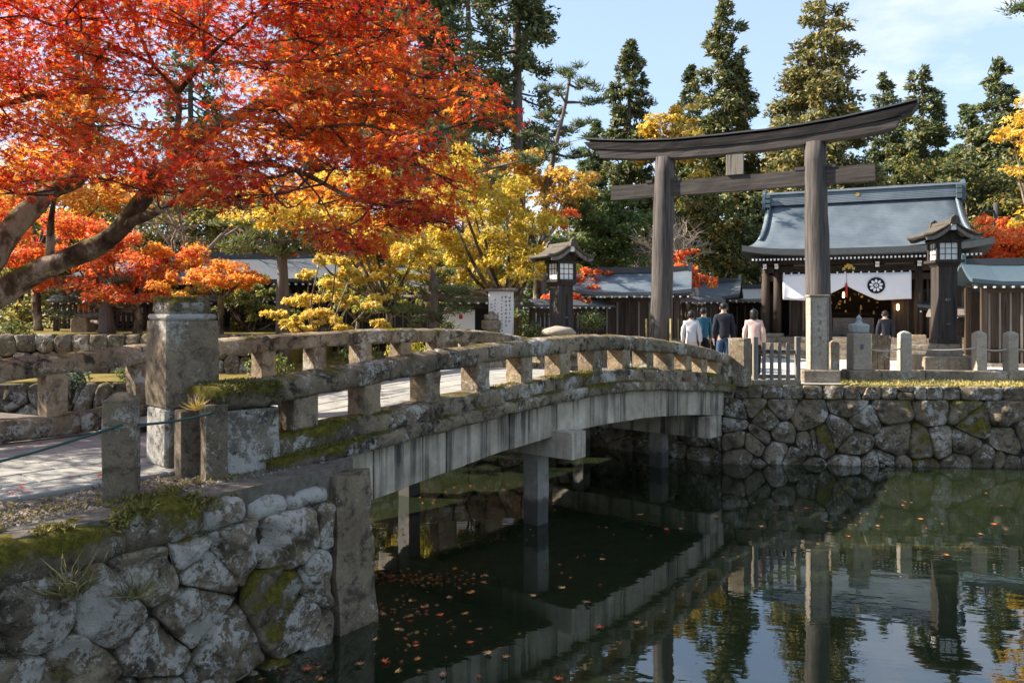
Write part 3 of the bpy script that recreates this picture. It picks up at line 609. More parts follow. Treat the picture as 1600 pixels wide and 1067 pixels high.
MB().box(tp_(0, 0, 6.54), (.30, .22, .52), TA, bev=.01).build('center_strut', 'torii_v', to); MB().box(tp_(0, .13, 6.54), (.40, .04, .50), TA, bev=.008).build('tablet', 'wood_grey', to)
for sgn in (-1, 1):
    MB().box(tp_(sgn * (half - .36), .0, 6.31), (.22, .24, .07), TA).build('wedge', 'torii_h', to); MB().box(tp_(sgn * (half + .30), .0, 6.31), (.16, .24, .06), TA).build('wedge', 'torii_h', to)
g = root('pillar_guard', (*TL, LAND), 'yellowish bamboo guard frame round the foot of the far torii pillar', 'guard frame')
M['bamboo'] = plain('bamboo', (.26, .205, .05), .5, .25, 10)
for a_ in (-.30, .30):
    for w_ in (-.30, .30): q = TL + TU * a_ + TN * w_; MB().tube([(*q, LAND), (*q, LAND + 1.35)], .022, 8).build('upright', 'bamboo', g, True)
for z in (LAND + .72, ):
    for (a0, w0, a1, w1) in ((-.31, .30, .31, .30), (-.31, -.30, .31, -.30)): MB().tube([(*(TL + TU * a0 + TN * w0), z), (*(TL + TU * a1 + TN * w1), z)], .022, 8).build('rail', 'bamboo', g, True)
MB().poly([TL + TU * x + TN * y for x, y in ((-.31, -.31), (.31, -.31), (.31, .31), (-.31, .31))], LAND, LAND + .62).build('foot_wrap', 'wood_grey', g)

# ------------------------------------------------------------------ things on the court edge
st = root('stone_stele', P(1277, 598, 16.45), 'tall pale inscribed granite pillar with framed face before the torii', 'stone monument')
c = P(1277, 598, 16.45); c[2] = LAND
MB().box((c[0], c[1], LAND + .13), (.80, .52, .30), 0, bev=.03).build('base', 'kerb', st, disp=.01)
MB().box((c[0], c[1], LAND + 1.05), (.40, .24, 1.56), 0, bev=.015).build('shaft', 'pale', st)
MB().box((c[0], c[1], LAND + 1.845), (.44, .28, .05), 0, bev=.01).build('cap', 'kerb', st)
for dx in (-.18, .18): MB().box((c[0] + dx, c[1] - .125, LAND + 1.05), (.03, .025, 1.5), 0).build('frame', 'kerb', st)
def glyphs(b, x0, z0, n, size, y, r, gap=1.25, n3=3):
    for k_ in range(n):
        zc = z0 - k_ * size * gap
        for _ in range(r.integers(3, 6)):
            if r.random() < .55: b.box((x0 + r.normal() * size * .08, y, zc + (r.random() - .5) * size * .8), (size * (.4 + .45 * r.random()), .004, size * .10))
            else: b.box((x0 + (r.random() - .5) * size * .7, y, zc + r.normal() * size * .06), (size * .11, .004, size * (.4 + .45 * r.random())))
rg_ = np.random.default_rng(12); M['ink'] = plain('ink', (.05, .05, .05), .8, .1)
M['incised'] = plain('incised', (.22, .21, .20), .9, .1)
b = MB(); glyphs(b, c[0], LAND + 1.62, 7, .11, c[1] - .121, rg_, 1.5); b.build('lettering', 'incised', st)
post('stone_post', 1156, 15.75, 27, 528, 602, 'thick square granite post at the far end of the near balustrade', z0=LAND, cap='flat', rot=ang - 1.57)
post('stone_post', 1303, 16.6, 13, 531, 595, 'slim rounded grey post just right of the inscribed pillar', 'kerb', z0=LAND)
for px, lab in ((1413, 'pale rope post between the capped white post and the tall lantern'), (1530, 'pale rope post right of the tall lantern plinth'), (1579, 'rightmost pale rope post at the picture edge')):
    post('rope_post', px, 17.0, 16, 517, 580, lab, 'pale', group='pale rope posts along the kerb', z0=LAND + .2)
rope('rope', [P(1356, 545, 16.95), P(1413, 543, 16.95), P(1530, 543, 16.95), P(1579, 544, 16.95), P(1680, 546, 16.95)], .016, 'ropew', 'pale rope strung along the posts in front of the tall lantern', .06)
M['caps'] = plain('weathered_cap', (.30, .33, .31), .8, .3, 15)
wp = root('capped_post', P(1342, 597, 16.8), 'white granite post with carved verdigris-stained cap on a rough base', 'stone post'); c = P(1342, 597, 16.8)
MB().box((c[0], c[1], LAND + .12), (.60, .5, .26), 0, bev=.03).build('base', 'kerb', wp, disp=.012); MB().box((c[0], c[1], LAND + .65), (.40, .38, .80), 0, .96, bev=.02).build('shaft', 'pale', wp)
b = MB(); an = np.arange(12) * np.pi / 6
b.loft([np.c_[c[0] + r0 * np.cos(an), c[1] + r0 * np.sin(an), np.full(12, LAND + z)] for z, r0 in ((1.05, .15), (1.07, .20), (1.20, .215), (1.235, .20), (1.26, .08), (1.32, .05), (1.37, .06), (1.42, .03), (1.45, .005))]).build('cap', 'caps', wp, False)
MB().box((c[0] - .02, c[1] - .195, LAND + .75), (.05, .02, .10)).build('emblem', 'verdigris', wp)
for i, (px, lab) in enumerate(((1364, 'short rough stone baluster touching the capped white post'), (1374, 'middle one of three short rough stone balusters'), (1384, 'short rough stone baluster farthest from the capped white post'))):
    post('stone_baluster', px, 17.6 + .1 * i, 9, 522 + i, 590, lab, 'post', group='short rough balusters beside the white post', z0=LAND, cap='flat')
# kerb of long stones under the rope posts
kb = root('kerb', (7.3, 17.0, LAND), 'row of long low grey kerb stones carrying the rope posts', 'kerb'); x = 7.25; i = 0
while x < 14.5:
    L = .75 + .5 * rj.random(); MB().box((x + L / 2, 17.0 + rj.normal() * .01, LAND + .10), (L - .012, .42, .22), 0, bev=.02).build('kerb_stone', 'kerb', kb, disp=.015, dscale=5, seed=i); x += L; i += 1
gl_ = [(rng.uniform(6.9, 15.5), 15.72 + rng.random() * 1.0, LAND) for _ in range(2600)]
gl_ = [(x, y - .07 * (x - 6.9) * 1.1, z) for x, y, z in gl_]
o = blades('dry_grass', gl_, [4] * 2600, [.09] * 2600, [(.50, .38, .10), (.38, .32, .08), (.24, .24, .06), (.62, .48, .18)], None, .05, .5, wid=.16); tag(o, 'sunlit yellow grass strip on top of the boulder wall', 'grass')
# wooden fence panel
fe = root('wooden_fence', P(1212, 600, 16.0), 'small grey wooden picket fence panel beside the thick granite post', 'fence')
def at16(px, py): return P(px, py, 16.0)
for px in (1180, 1246): c0 = at16(px, 600); MB().box((c0[0], 16.0, LAND + .50), (.10, .10, .98), 0, bev=.008).build('fence_post', 'wood_grey', fe)
for px in (1192.5, 1204.5, 1217, 1230): c0 = at16(px, 600); MB().box((c0[0], 15.955, LAND + .47), (.075, .03, .80), 0, bev=.006).build('picket', 'wood_grey', fe)
for z in (.16, .67): MB().box((at16(1213, 600)[0], 15.992, LAND + z), (.80, .04, .08), 0).build('rail', 'wood_grey_h', fe)
MB().box((at16(1211, 600)[0], 16.0, LAND + .045), (1.02, .2, .10), 0, bev=.01).build('sill', 'kerb', fe)

# ------------------------------------------------------------------ wooden lanterns
def lantern(px, Y, rot, base_z, top_py, label, sc_=1.0, plinth=True):
    c = P(px, 500, Y); rt = root('wooden_lantern', (c[0], c[1], LAND), label, 'lantern'); x, y = c[0], c[1]; zt = P(px, top_py, Y)[2]; k = sc_
    cr, sr = math.cos(rot), math.sin(rot)
    def q(a, b_, z): return (x + a * cr - b_ * sr, y + a * sr + b_ * cr, z)
    box = lambda a, b_, z, sz, mat, nm, top=1, bev=.006: MB().box(q(a, b_, z), sz, rot, top, bev=bev).build(nm, mat, rt)
    zb = zt - 1.42 * k                                # underside of the light box tray
    if plinth: box(0, 0, (LAND + base_z) / 2, (1.25, 1.0, base_z - LAND), 'kerb', 'plinth', bev=.02)
    box(0, 0, base_z + .14, (.74 * k, .74 * k, .28), 'kerb' if plinth else 'lamp_wood', 'foot', .78)
    box(0, 0, base_z + .33, (.60 * k, .60 * k, .10), 'lamp_wood', 'collar')
    box(0, 0, (base_z + .28 + zb) / 2, (.52 * k, .52 * k, zb - base_z - .28), 'lamp_wood', 'post')
    for dz in (.35, .9): box(0, -.27 * k, base_z + .38 + dz, (.10, .04, .05), 'roof_dark', 'peg')
    box(0, 0, zb + .05 * k, (.56 * k, .56 * k, .10 * k), 'lamp_wood', 'tray', 1.2); box(0, 0, zb + .14 * k, (.80 * k, .80 * k, .08 * k), 'lamp_wood', 'tray')
    for a in (-1, 1):
        for b_ in (-1, 1): box(a * .29 * k, b_ * .29 * k, zb + .43 * k, (.09 * k, .09 * k, .50 * k), 'lamp_wood', 'corner_post')
    for f in range(4):
        a4 = f * math.pi / 2; fx, fy = math.sin(a4), -math.cos(a4)
        def fc(u, d, z): return q(fx * d - fy * u, fy * d + fx * u, z)
        MB().box(fc(0, .272 * k, zb + .43 * k), (.50 * k, .012, .47 * k), rot + a4).build('paper_pane', 'paper', rt)
        for u in (-.085, .085): MB().box(fc(u * k, .285 * k, zb + .43 * k), (.016 * k, .014, .47 * k), rot + a4).build('lattice_bar', 'lamp_wood', rt)
        for z in (-.08, .08): MB().box(fc(0, .287 * k, zb + (.43 + z) * k), (.50 * k, .014, .016 * k), rot + a4).build('lattice_bar', 'lamp_wood', rt)
    box(0, 0, zb + .71 * k, (.74 * k, .74 * k, .07 * k), 'lamp_wood', 'head_frame')
    # curved gable roof: ridge runs front to back
    b = MB(); nx = 14; pr = []
    for i in range(nx + 1):
        u = i / nx * 2 - 1; au = abs(u); pr.append((u * .80 * k, zb + k * (1.27 - .42 * (1 - (1 - au) ** 1.7) - .0 + .05 * au ** 4)))
    for d0, d1, th, mm, nm in ((-.62, .62, .075, 'roof_bark', 'roof'),):
        rr = []
        for d in (d0 * k, -.3 * k, .3 * k, d1 * k):
            rr.append([q(a, d, z + (.03 * k if abs(d) > .5 * k else 0)) for a, z in pr] + [q(a * .97, d, z - th * k) for a, z in reversed(pr)])
        b.loft(rr).build(nm, mm, rt, True)
    for d in (-.60, .60):
        b = MB(); b.loft([[q(a * .93, dd * k, z - .075 * k) for a, z in pr] + [q(a * .88, dd * k, z - .17 * k) for a, z in reversed(pr)] for dd in (d - .03, d + .03)]).build('barge_board', 'wood_grey', rt)
        box(0, d * k, zb + 1.08 * k, (.14 * k, .05, .16 * k), 'white' if d < 0 else 'wood_grey', 'pendant')
        b = MB(); b.add([q(-.42 * k, d * k * .55, zb + .74 * k), q(.42 * k, d * k * .55, zb + .74 * k), q(0, d * k * .55, zb + 1.15 * k), q(-.42 * k, d * k * .5, zb + .74 * k), q(.42 * k, d * k * .5, zb + .74 * k), q(0, d * k * .5, zb + 1.15 * k)], [(0, 1, 2), (5, 4, 3), (0, 3, 4, 1), (1, 4, 5, 2), (2, 5, 3, 0)]).build('gable', 'lamp_wood', rt)
    for a in (-.55, .55): box(a * k, 0, zb + .79 * k, (.07 * k, 1.1 * k, .07 * k), 'lamp_wood', 'purlin'); box(a * k, -.56 * k, zb + .79 * k, (.075 * k, .02, .075 * k), 'white', 'purlin_cap', bev=0)
    b = MB(); b.loft([[q(a, d, zb + z * k) for a, z in ((-.10 * k, 1.20), (.10 * k, 1.20), (.08 * k, 1.30), (-.08 * k, 1.30))] for d in (-.66 * k, .66 * k)]).build('ridge', 'roof_bark', rt)
    for d in (-.68, .68): b = MB().loft([[q(a * k, d * k + e, zb + z * k) for a, z in ((-.14, 1.16), (.14, 1.16), (.10, 1.34), (0, 1.42), (-.10, 1.34))] for e in (-.04, .04)]).build('ridge_end', 'roof_bark', rt)
    return rt
lantern(1475, 17.75, -.12, LAND + .50, 340, 'tall wooden lantern on a granite plinth to the right of the torii', .80)
lantern(877, 17.8, .50, LAND + .10, 374, 'dark wooden lantern under yellow maples to the left of the torii', .76, False)

# ------------------------------------------------------------------ people
def skin_mesh(verts, edges, radii, rootv=0, sub=2):
    me = bpy.data.meshes.new('tmp'); me.from_pydata([tuple(map(float, v)) for v in verts], edges, []); ob = bpy.data.objects.new('tmp', me); col.objects.link(ob)
    ob.modifiers.new('s', 'SKIN'); sv = me.skin_vertices[0].data
    for i, r in enumerate(radii): sv[i].radius = r if isinstance(r, tuple) else (r, r)
    sv[rootv].use_root = True
    ob.modifiers.new('d', 'SUBSURF').levels = sub
    dg = bpy.context.evaluated_depsgraph_get(); out = bpy.data.meshes.new_from_object(ob.evaluated_get(dg)); bpy.data.objects.remove(ob); bpy.data.meshes.remove(me)
    out.polygons.foreach_set('use_smooth', [True] * len(out.polygons)); return out
def cloth_m(name, c): M[name] = plain(name, c, .9, .18, 25, bumpv=.3)
cloth_m('knit_white', (.52, .51, .52)); cloth_m('beige_cloth', (.50, .42, .33)); cloth_m('black_cloth', (.018, .02, .028)); cloth_m('denim', (.035, .07, .13)); cloth_m('pink_cloth', (.60, .43, .37)); cloth_m('black_trouser', (.012, .012, .018)); cloth_m('teal_cloth', (.03, .12, .17)); cloth_m('grey_cloth', (.18, .19, .20)); cloth_m('shoe', (.03, .025, .022))
def person(x, y, h, yaw, top, bottom, hairlen, label, z=LAND + .01, coat=.0, stride=.03, arm=.0, hood=False):
    rt = root('person', (x, y, z), label, 'person'); rt.rotation_euler = (0, 0, yaw); S = h
    V = [(0, 0, .52), (0, .0, .62), (0, .005, .735), (0, -.004, .80), (0, 0, .845), (0, .012, .885), (0, .014, .925), (0, .006, .962)]
    E = [(i, i + 1) for i in range(7)]; Rr = [(.078, .062), (.070, .056), (.082, .058), (.068, .048), (.030, .031), (.040, .046), (.048, .056), (.034, .040)]
    V.append((0, .072, .912)); E.append((6, 8)); Rr.append((.009, .009))           # nose
    legs = []; arms = []
    for s in (-1, 1):
        b = len(V); st_ = stride * s; V += [(.050 * s, 0, .495), (.054 * s, .012 + st_ * .6, .275), (.054 * s, -.012 + st_, .055), (.056 * s, .055 + st_, .020)]; E += [(0, b), (b, b + 1), (b + 1, b + 2), (b + 2, b + 3)]; Rr += [(.052, .055), (.034, .037), (.022, .025), (.020, .016)]
        a = len(V); V += [(.092 * s, 0, .800), (.128 * s, -.01 - st_ * .6, .635), (.132 * s, .025 - st_ + arm, .50), (.131 * s, .034 - st_ + arm, .468)]; E += [(3, a), (a, a + 1), (a + 1, a + 2), (a + 2, a + 3)]; Rr += [(.036, .034), (.026, .026), (.017, .018), (.020, .010)]
        legs.append(b); arms.append(a)
        hx, hy, hz = V[a + 3]
        for k_, (dx, L) in enumerate(((-.013, .040), (-.004, .046), (.005, .044), (.013, .036))):       # fingers
            f0 = len(V); V += [(hx, hy + dx, hz - .016), (hx - s * .003, hy + dx + .002, hz - .016 - L * .5), (hx - s * .010, hy + dx + .004, hz - .016 - L)]; E += [(a + 3, f0), (f0, f0 + 1), (f0 + 1, f0 + 2)]; Rr += [.0052, .0047, .0040]
        f0 = len(V); V += [(hx - s * .010, hy + .020, hz - .006), (hx - s * .014, hy + .027, hz - .030)]; E += [(a + 3, f0), (f0, f0 + 1)]; Rr += [.006, .005]
    V = [tuple(c_ * S for c_ in v) for v in V]; Rr = [tuple(c_ * S for c_ in r) if isinstance(r, tuple) else r * S for r in Rr]
    me = skin_mesh(V, E, Rr); me.materials.append(M['skin']); me.materials.append(M['shoe'])
    for p_ in me.polygons:
        if p_.center.z < .05 * S: p_.material_index = 1
    link('body', me, rt)
    # trousers
    tv = [(0, 0, .53), (.0, 0, .575)]; te = [(0, 1)]; tr_ = [(.088, .070), (.082, .064)]
    for b in legs: k_ = len(tv); s = 1 if V[b][0] > 0 else -1; tv += [(.050 * s, 0, .49), tuple(c_ / S for c_ in V[b + 1]), (V[b + 2][0] / S, V[b + 2][1] / S, .052)]; te += [(0, k_), (k_, k_ + 1), (k_ + 1, k_ + 2)]; tr_ += [(.062, .064), (.046, .048), (.038, .040)]
    me = skin_mesh([tuple(c_ * S for c_ in v) for v in tv], te, [tuple(c_ * S for c_ in r) for r in tr_]); me.materials.append(M[bottom]); link('trousers', me, rt)
    # jacket with sleeves
    jv = [(0, 0, .485 - coat), (0, 0, .56), (0, 0, .65), (0, .002, .735), (0, -.004, .795), (0, 0, .838)]; je = [(i, i + 1) for i in range(5)]; jr = [(.098, .078), (.094, .074), (.090, .070), (.096, .068), (.076, .056), (.036, .036)]
    for a in arms: k_ = len(jv); q = [tuple(c_ / S for c_ in V[a + i]) for i in range(3)]; jv += q; je += [(4, k_), (k_, k_ + 1), (k_ + 1, k_ + 2)]; jr += [(.044, .042), (.036, .036), (.029, .029)]
    me = skin_mesh([tuple(c_ * S for c_ in v) for v in jv], je, [tuple(c_ * S for c_ in r) for r in jr]); v = np.zeros(len(me.vertices) * 3); me.vertices.foreach_get('co', v); v = v.reshape(-1, 3)
    v += np.stack([fbm(v * 9 + 3 * k_, 5 + k_, 2) for k_ in range(3)], 1) * .012; me.vertices.foreach_set('co', v.ravel()); me.materials.append(M[top]); link('jacket', me, rt)
    # hair
    b = MB(); rr = []; an = np.arange(16) * np.pi / 8
    for t_ in np.linspace(0, 1, 9):
        zz = 1.0 - t_ * hairlen; cap = math.sin(min(1, t_ * 2.4 * hairlen / .11) * math.pi / 2); rx, ry = .054 * cap, .060 * cap
        if t_ > .75: rx *= 1.02 - (t_ - .75) * .7; ry *= 1.0 - (t_ - .75) * .7
        yy = np.sin(an) * ry; lim = .030 if t_ > .4 else .07; rr.append(np.c_[np.cos(an) * rx, np.minimum(yy, lim) + .004 - .006 * t_, np.full(16, zz)] * S)
    b.loft(rr); o = b.build('hair', 'hair', rt, True, np.zeros(3), disp=.006, dscale=22)
    for s in (-1, 1):
        MB().loft([[(s * (.047 + d), .006 + .014 * math.cos(q), .912 + .019 * math.sin(q)) for q in np.arange(8) * np.pi / 4] for d in (0, .006)]).build('ear', 'skin', rt, True, np.zeros(3)).scale = (S, S, S)
        MB().loft([[(s * .019 + .007 * math.cos(q), .0655 + d, .926 + .004 * math.sin(q)) for q in np.arange(8) * np.pi / 4] for d in (0, .004)]).build('eye', 'hair', rt, True, np.zeros(3)).scale = (S, S, S)
    MB().box((0, .066, .893), (.022, .008, .005)).build('mouth', 'red', rt, org=np.zeros(3)).scale = (S, S, S)
    return rt
if True:
    c = P(1080, 500, 18.3); person(c[0], c[1], 1.55, -.15, 'knit_white', 'beige_cloth', .125, 'person in white hooded knit and beige trousers walking away past the torii', coat=.01)
    c = P(1099, 500, 20.2); person(c[0], c[1], 1.62, -.1, 'teal_cloth', 'black_trouser', .10, 'person in teal jacket half hidden behind the white knit walker', arm=.05, stride=-.03)
    c = P(1131, 500, 18.0); person(c[0], c[1], 1.74, -.2, 'black_cloth', 'denim', .095, 'person in black jacket and blue jeans walking towards the shrine', stride=-.02)
    c = P(1178, 500, 17.2); person(c[0], c[1], 1.58, -.25, 'pink_cloth', 'black_trouser', .165, 'person in pale pink cardigan and black trousers by the picket fence', coat=.015)
    c = P(1383, 500, 22.0); person(c[0], c[1], 1.56, -.1, 'black_cloth', 'black_trouser', .11, 'person in dark coat standing before the shrine steps')
# ------------------------------------------------------------------ shrine hall
SU = np.array([math.cos(R(-23)), math.sin(R(-23))]); SN = np.array([SU[1], -SU[0]]); SC = np.array([12.2, 27.0])      # SN points to the court
SA = R(-23)
def sp(a, f, z): q = SC + SU * a + SN * f; return (q[0], q[1], z)
sh = root('shrine_hall', sp(0, 0, LAND), 'dark timber shrine hall with sweeping blue-grey copper roof and white entrance curtain', 'shrine')
sbox = lambda a, f, z, sz, mat, nm, par=sh, **kw: MB().box(sp(a, f, z), sz, SA, **kw).build(nm, mat, par)
FLOOR = 2.30; WF = 1.55                             # floor height; front wall plane
sbox(0, 0, (LAND + FLOOR - .02) / 2, (7.0, 3.9, FLOOR - LAND - .02), 'kerb', 'podium'); sbox(0, 0, FLOOR - .03, (6.9, 3.8, .06), 'wood_grey_h', 'floor')
for i in range(3): sbox(-.45, WF + .62 + .32 * i, LAND + (.68 - .2 * i) / 2 - .1, (5.0, .33, .48 - .2 * i if i < 2 else .10), 'kerb', 'step')
# roof: hip-and-gable, concave slopes
EZ, RZ = 5.22, 7.12; b = MB(); rr = []; nseg = 12; rows = 14
def roof_ring(t_, off=0):
    z = RZ + (EZ - RZ) * (1 - (1 - t_) ** 1.75) ; hx = 3.10 + .12 * t_ + .48 * t_ ** 2.6; hy = 2.45 * t_ ** .93 if t_ > 0 else .02
    ring = []
    def pt(a, f, e): return sp(a, f, z + off + .20 * t_ ** 3 * e ** 4)
    for i in range(nseg): u = -1 + 2 * i / nseg; ring.append(pt(u * hx, hy, abs(u)))
    for i in range(4): u = 1 - 2 * i / 4; ring.append(pt(hx, u * hy, 1 if abs(u) == 1 else abs(u)))
    for i in range(nseg): u = 1 - 2 * i / nseg; ring.append(pt(u * hx, -hy, abs(u)))
    for i in range(4): u = -1 + 2 * i / 4; ring.append(pt(-hx, u * hy, 1 if abs(u) == 1 else abs(u)))
    return ring
rr = [roof_ring(t_) for t_ in np.linspace(0, 1, rows + 1)]
rf = b.loft(rr).build('roof', 'roof', sh, True)
e1, e2 = roof_ring(1, -.001), roof_ring(1, -.20); cx = np.array(sp(0, 0, 0)); ins = lambda r, k_: [tuple(np.array(p_) * np.array([k_, k_, 1]) + cx * np.array([1 - k_, 1 - k_, 0])) for p_ in r]
MB().loft([e1, e2, ins(roof_ring(1, -.24), .96)], True).build('eave_board', 'roof_dark', rf)
MB().loft([[sp(a, f, z) for f, z in ((-.26, RZ - .12), (.26, RZ - .12), (.20, RZ + .26), (.26, RZ + .28), (.20, RZ + .36), (-.20, RZ + .36), (-.26, RZ + .28), (-.20, RZ + .26))] for a in (-3.12, 3.12)]).build('ridge', 'roof', rf)
for s in (-1, 1):
    MB().loft([[sp(s * (3.12 + d), f, z) for f, z in ((-.34, RZ - .25), (.34, RZ - .25), (.30, RZ + .30), (.12, RZ + .46), (-.12, RZ + .46), (-.30, RZ + .30))] for d in (0, .10)]).build('ridge_end', 'verdigris', rf)
    for k_ in range(3): sbox(s * 3.02, .36, RZ + .20 - k_ * .17, (.16, .14, .12), 'verdigris', 'ridge_tile', rf)
    rg2 = [roof_ring(t_) for t_ in np.linspace(.0, .62, 10)]; idx = 0 if s < 0 else nseg
    pts = [np.array(q_[idx]) + np.array([0, 0, .03]) - np.array([*(SU * s * .12), 0]) for q_ in rg2]; MB().tube(pts, .075, 6).build('verge_roll', 'roof', rf, True)
MB().tube([sp(-.05, .205, RZ + .12), sp(-.05, .24, RZ + .12)], .07, 12).build('crest_stud', 'gold', rf)
for i in range(58):
    a = -3.35 + 6.7 * i / 57; sbox(a, 2.06, EZ - .32 + .02 * (abs(a) / 3.3) ** 4, (.055, .55, .06), 'wood_h', 'rafter'); sbox(a, 2.335 + .01, EZ - .32 + .02 * (abs(a) / 3.3) ** 4, (.058, .02, .064), 'white', 'rafter_tip')
# columns and beams
COLX = [-3.0, -2.62, 1.72, 2.95]
for a in COLX:
    for f in (WF, -WF):
        MB().tube([sp(a, f, FLOOR - .02), sp(a, f, EZ - .45)], .14, 12).build('column', 'wood_v', sh, True); sbox(a, f, FLOOR + .04, (.42, .42, .14), 'kerb', 'column_base', bev=.02)
for f in (WF, -WF):
    sbox(0, f, EZ - .62, (6.3, .20, .22), 'wood_h', 'beam'); sbox(0, f, EZ - .92, (6.4, .17, .20), 'wood_h', 'beam'); sbox(0, f, EZ - .40, (6.5, .24, .14), 'wood_h', 'beam')
for s in (-1, 1): sbox(s * 3.05, 0, EZ - .62, (.2, 3.2, .24), 'wood_h', 'beam')
for a in (-1.6, .1, 1.2, 2.3): sbox(a, WF + .02, EZ - .51, (.95, .04, .14), 'plaster', 'frieze_panel')
for a in COLX + [-1.0, .5]:
    for dz, wd in ((0, .5), (.09, .72)): sbox(a, WF + .16, EZ - .56 + dz, (.14, wd * .6, .07), 'wood_h', 'bracket'); sbox(a, WF + .16 + wd * .31, EZ - .56 + dz, (.12, .03, .08), 'white', 'bracket_tip')
b = MB(); [b.box(sp(-.35 + dx, WF + .14, EZ - .58 + dz), (.09, .05, .09), SA + .4 * dx) for dx, dz in ((-.15, -.06), (-.09, .02), (-.02, .07), (.07, .03), (.14, -.05), (.01, -.03))]; b.build('carving', 'gold', sh)
# walls, doors, floor interior
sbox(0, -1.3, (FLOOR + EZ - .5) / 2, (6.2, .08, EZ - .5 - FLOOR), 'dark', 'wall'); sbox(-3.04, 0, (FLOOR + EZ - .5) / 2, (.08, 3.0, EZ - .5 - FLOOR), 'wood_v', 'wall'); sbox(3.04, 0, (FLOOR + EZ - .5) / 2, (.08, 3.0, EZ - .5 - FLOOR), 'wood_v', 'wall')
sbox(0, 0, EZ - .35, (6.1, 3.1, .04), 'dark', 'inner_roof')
for a, w_ in ((-2.2, .06), (-1.78, .06), (-1.32, .07), (1.0, .12), (1.42, .06), (2.0, .06), (2.5, .06)): sbox(a, WF - .1, (FLOOR + EZ - 1.0) / 2, (w_, .09, EZ - 1.0 - FLOOR), 'wood_v', 'door_stile')
for a0, a1 in ((-2.95, -2.7), (-2.2, -1.4), (1.05, 1.65), (1.8, 2.85)):
    sbox((a0 + a1) / 2, WF - .22, FLOOR + .75, (a1 - a0, .05, 1.5), 'wood_v', 'door_panel')
# altar fittings that glint in the dark
for i in range(44):
    a = -1.1 + rng.random() * 2.0; z = FLOOR + .75 + rng.random() * 1.0; sbox(a, -.9 + rng.random() * .5, z, (.03 + .09 * rng.random() ** 2, .05, .03 + .14 * rng.random() ** 2), 'gold', 'gilt_fitting', top=.3 + .7 * rng.random())
sbox(-.2, .5, FLOOR + .32, (1.3, .5, .64), 'wood_grey_h', 'offering_box'); sbox(0, -.8, FLOOR + .42, (2.4, .5, .84), 'wood_h', 'altar')
for a, f, z in ((-1.55, WF - .02, FLOOR + .95), (1.12, WF + .02, FLOOR + 1.0), (.15, -.3, FLOOR + 1.6), (.75, -.4, FLOOR + 1.5), (-.5, -.3, FLOOR + 1.45), (.45, .2, FLOOR + 1.75)):
    lp = MB().tube([sp(a, f, z - .10), sp(a, f, z - .06), sp(a, f, z + .06), sp(a, f, z + .10)], [.02, .038, .038, .02], 8).build('lamp', 'glow', sh, True); MB().tube([sp(a, f, z + .1), sp(a, f, z + .14)], .05, 8).build('lamp_cap', 'gold', lp)
# curtain
def cz(a): return FLOOR
CA0, CA1, CT = -2.42, 1.50, EZ - .79
cl = root('entrance_curtain', sp(-.45, WF + .25, CT), 'white shrine curtain parted at the centre with two dark round crests', 'curtain')
def cbot(a):
    m_ = -.42; d = abs(a - m_); return CT - (.42 + .46 * min(1, d / .95) ** .85 if d < .95 else .88) - .02 * math.sin(a * 3)
for s in (-1, 1):
    b = MB(); rr = []; n_ = 34; A = np.linspace(CA0, -.425, n_) if s < 0 else np.linspace(-.415, CA1, n_)
    for a in A:
        zb = cbot(a); col_ = []
        for k_ in np.linspace(0, 1, 9): z = CT + (zb - CT) * k_; fold = .02 * k_ * math.sin(a * 9) + .015 * math.sin(a * 4 - z * 5); col_.append(sp(a, WF + .25 + fold, z))
        rr.append(col_)
    b.loft(rr, False, closed=False); o = b.build('cloth_panel', 'cloth', cl, True); sm = o.modifiers.new('thick', 'SOLIDIFY'); sm.thickness = .006
for i in range(17): a = CA0 + .04 + (CA1 - CA0 - .08) * i / 16; sbox(a, WF + .25, CT + .03, (.05, .012, .08), 'cloth', 'loop', cl)
MB().tube([sp(CA0 - .1, WF + .25, CT + .065), sp(CA1 + .1, WF + .25, CT + .065)], .014, 6).build('rod', 'wood_h', cl)
for a in (-1.38, .47):
    zc = CT - .42; an = np.arange(28) * 2 * np.pi / 28
    def disc(r0, f0, f1, mat, nm, par, a=a, zc=zc, dx=0, dz=0, n_=28):
        q = np.arange(n_) * 2 * np.pi / n_; return MB().loft([[sp(a + dx + r0 * math.cos(t_), WF + .25 + f, zc + dz + r0 * math.sin(t_)) for t_ in q] for f in (f0, f1)]).build(nm, mat, par)
    cr = disc(.265, .035, .042, 'crest', 'crest', cl)
    for k_ in range(9):
        t_ = k_ * 2 * np.pi / 9 + .2; b = MB(); q = np.arange(10) * 2 * np.pi / 10
        ring = [(.145 * math.cos(t_) + .060 * math.cos(x) * math.cos(t_) - .040 * math.sin(x) * math.sin(t_), .145 * math.sin(t_) + .060 * math.cos(x) * math.sin(t_) + .040 * math.sin(x) * math.cos(t_)) for x in q]
        b.loft([[sp(a + u, WF + .25 + f, zc + v_) for u, v_ in ring] for f in (.041, .047)]).build('petal', 'cloth', cr)
    disc(.055, .041, .047, 'cloth', 'petal', cr); disc(.022, .046, .050, 'crest', 'seed', cr)
MB().tube([sp(-.42, WF + .30, CT - .30), sp(-.42, WF + .30, CT - .42), sp(-.42, WF + .30, CT - .80)], [.012, .035, .03], 8).build('tassel', 'red', cl, True)

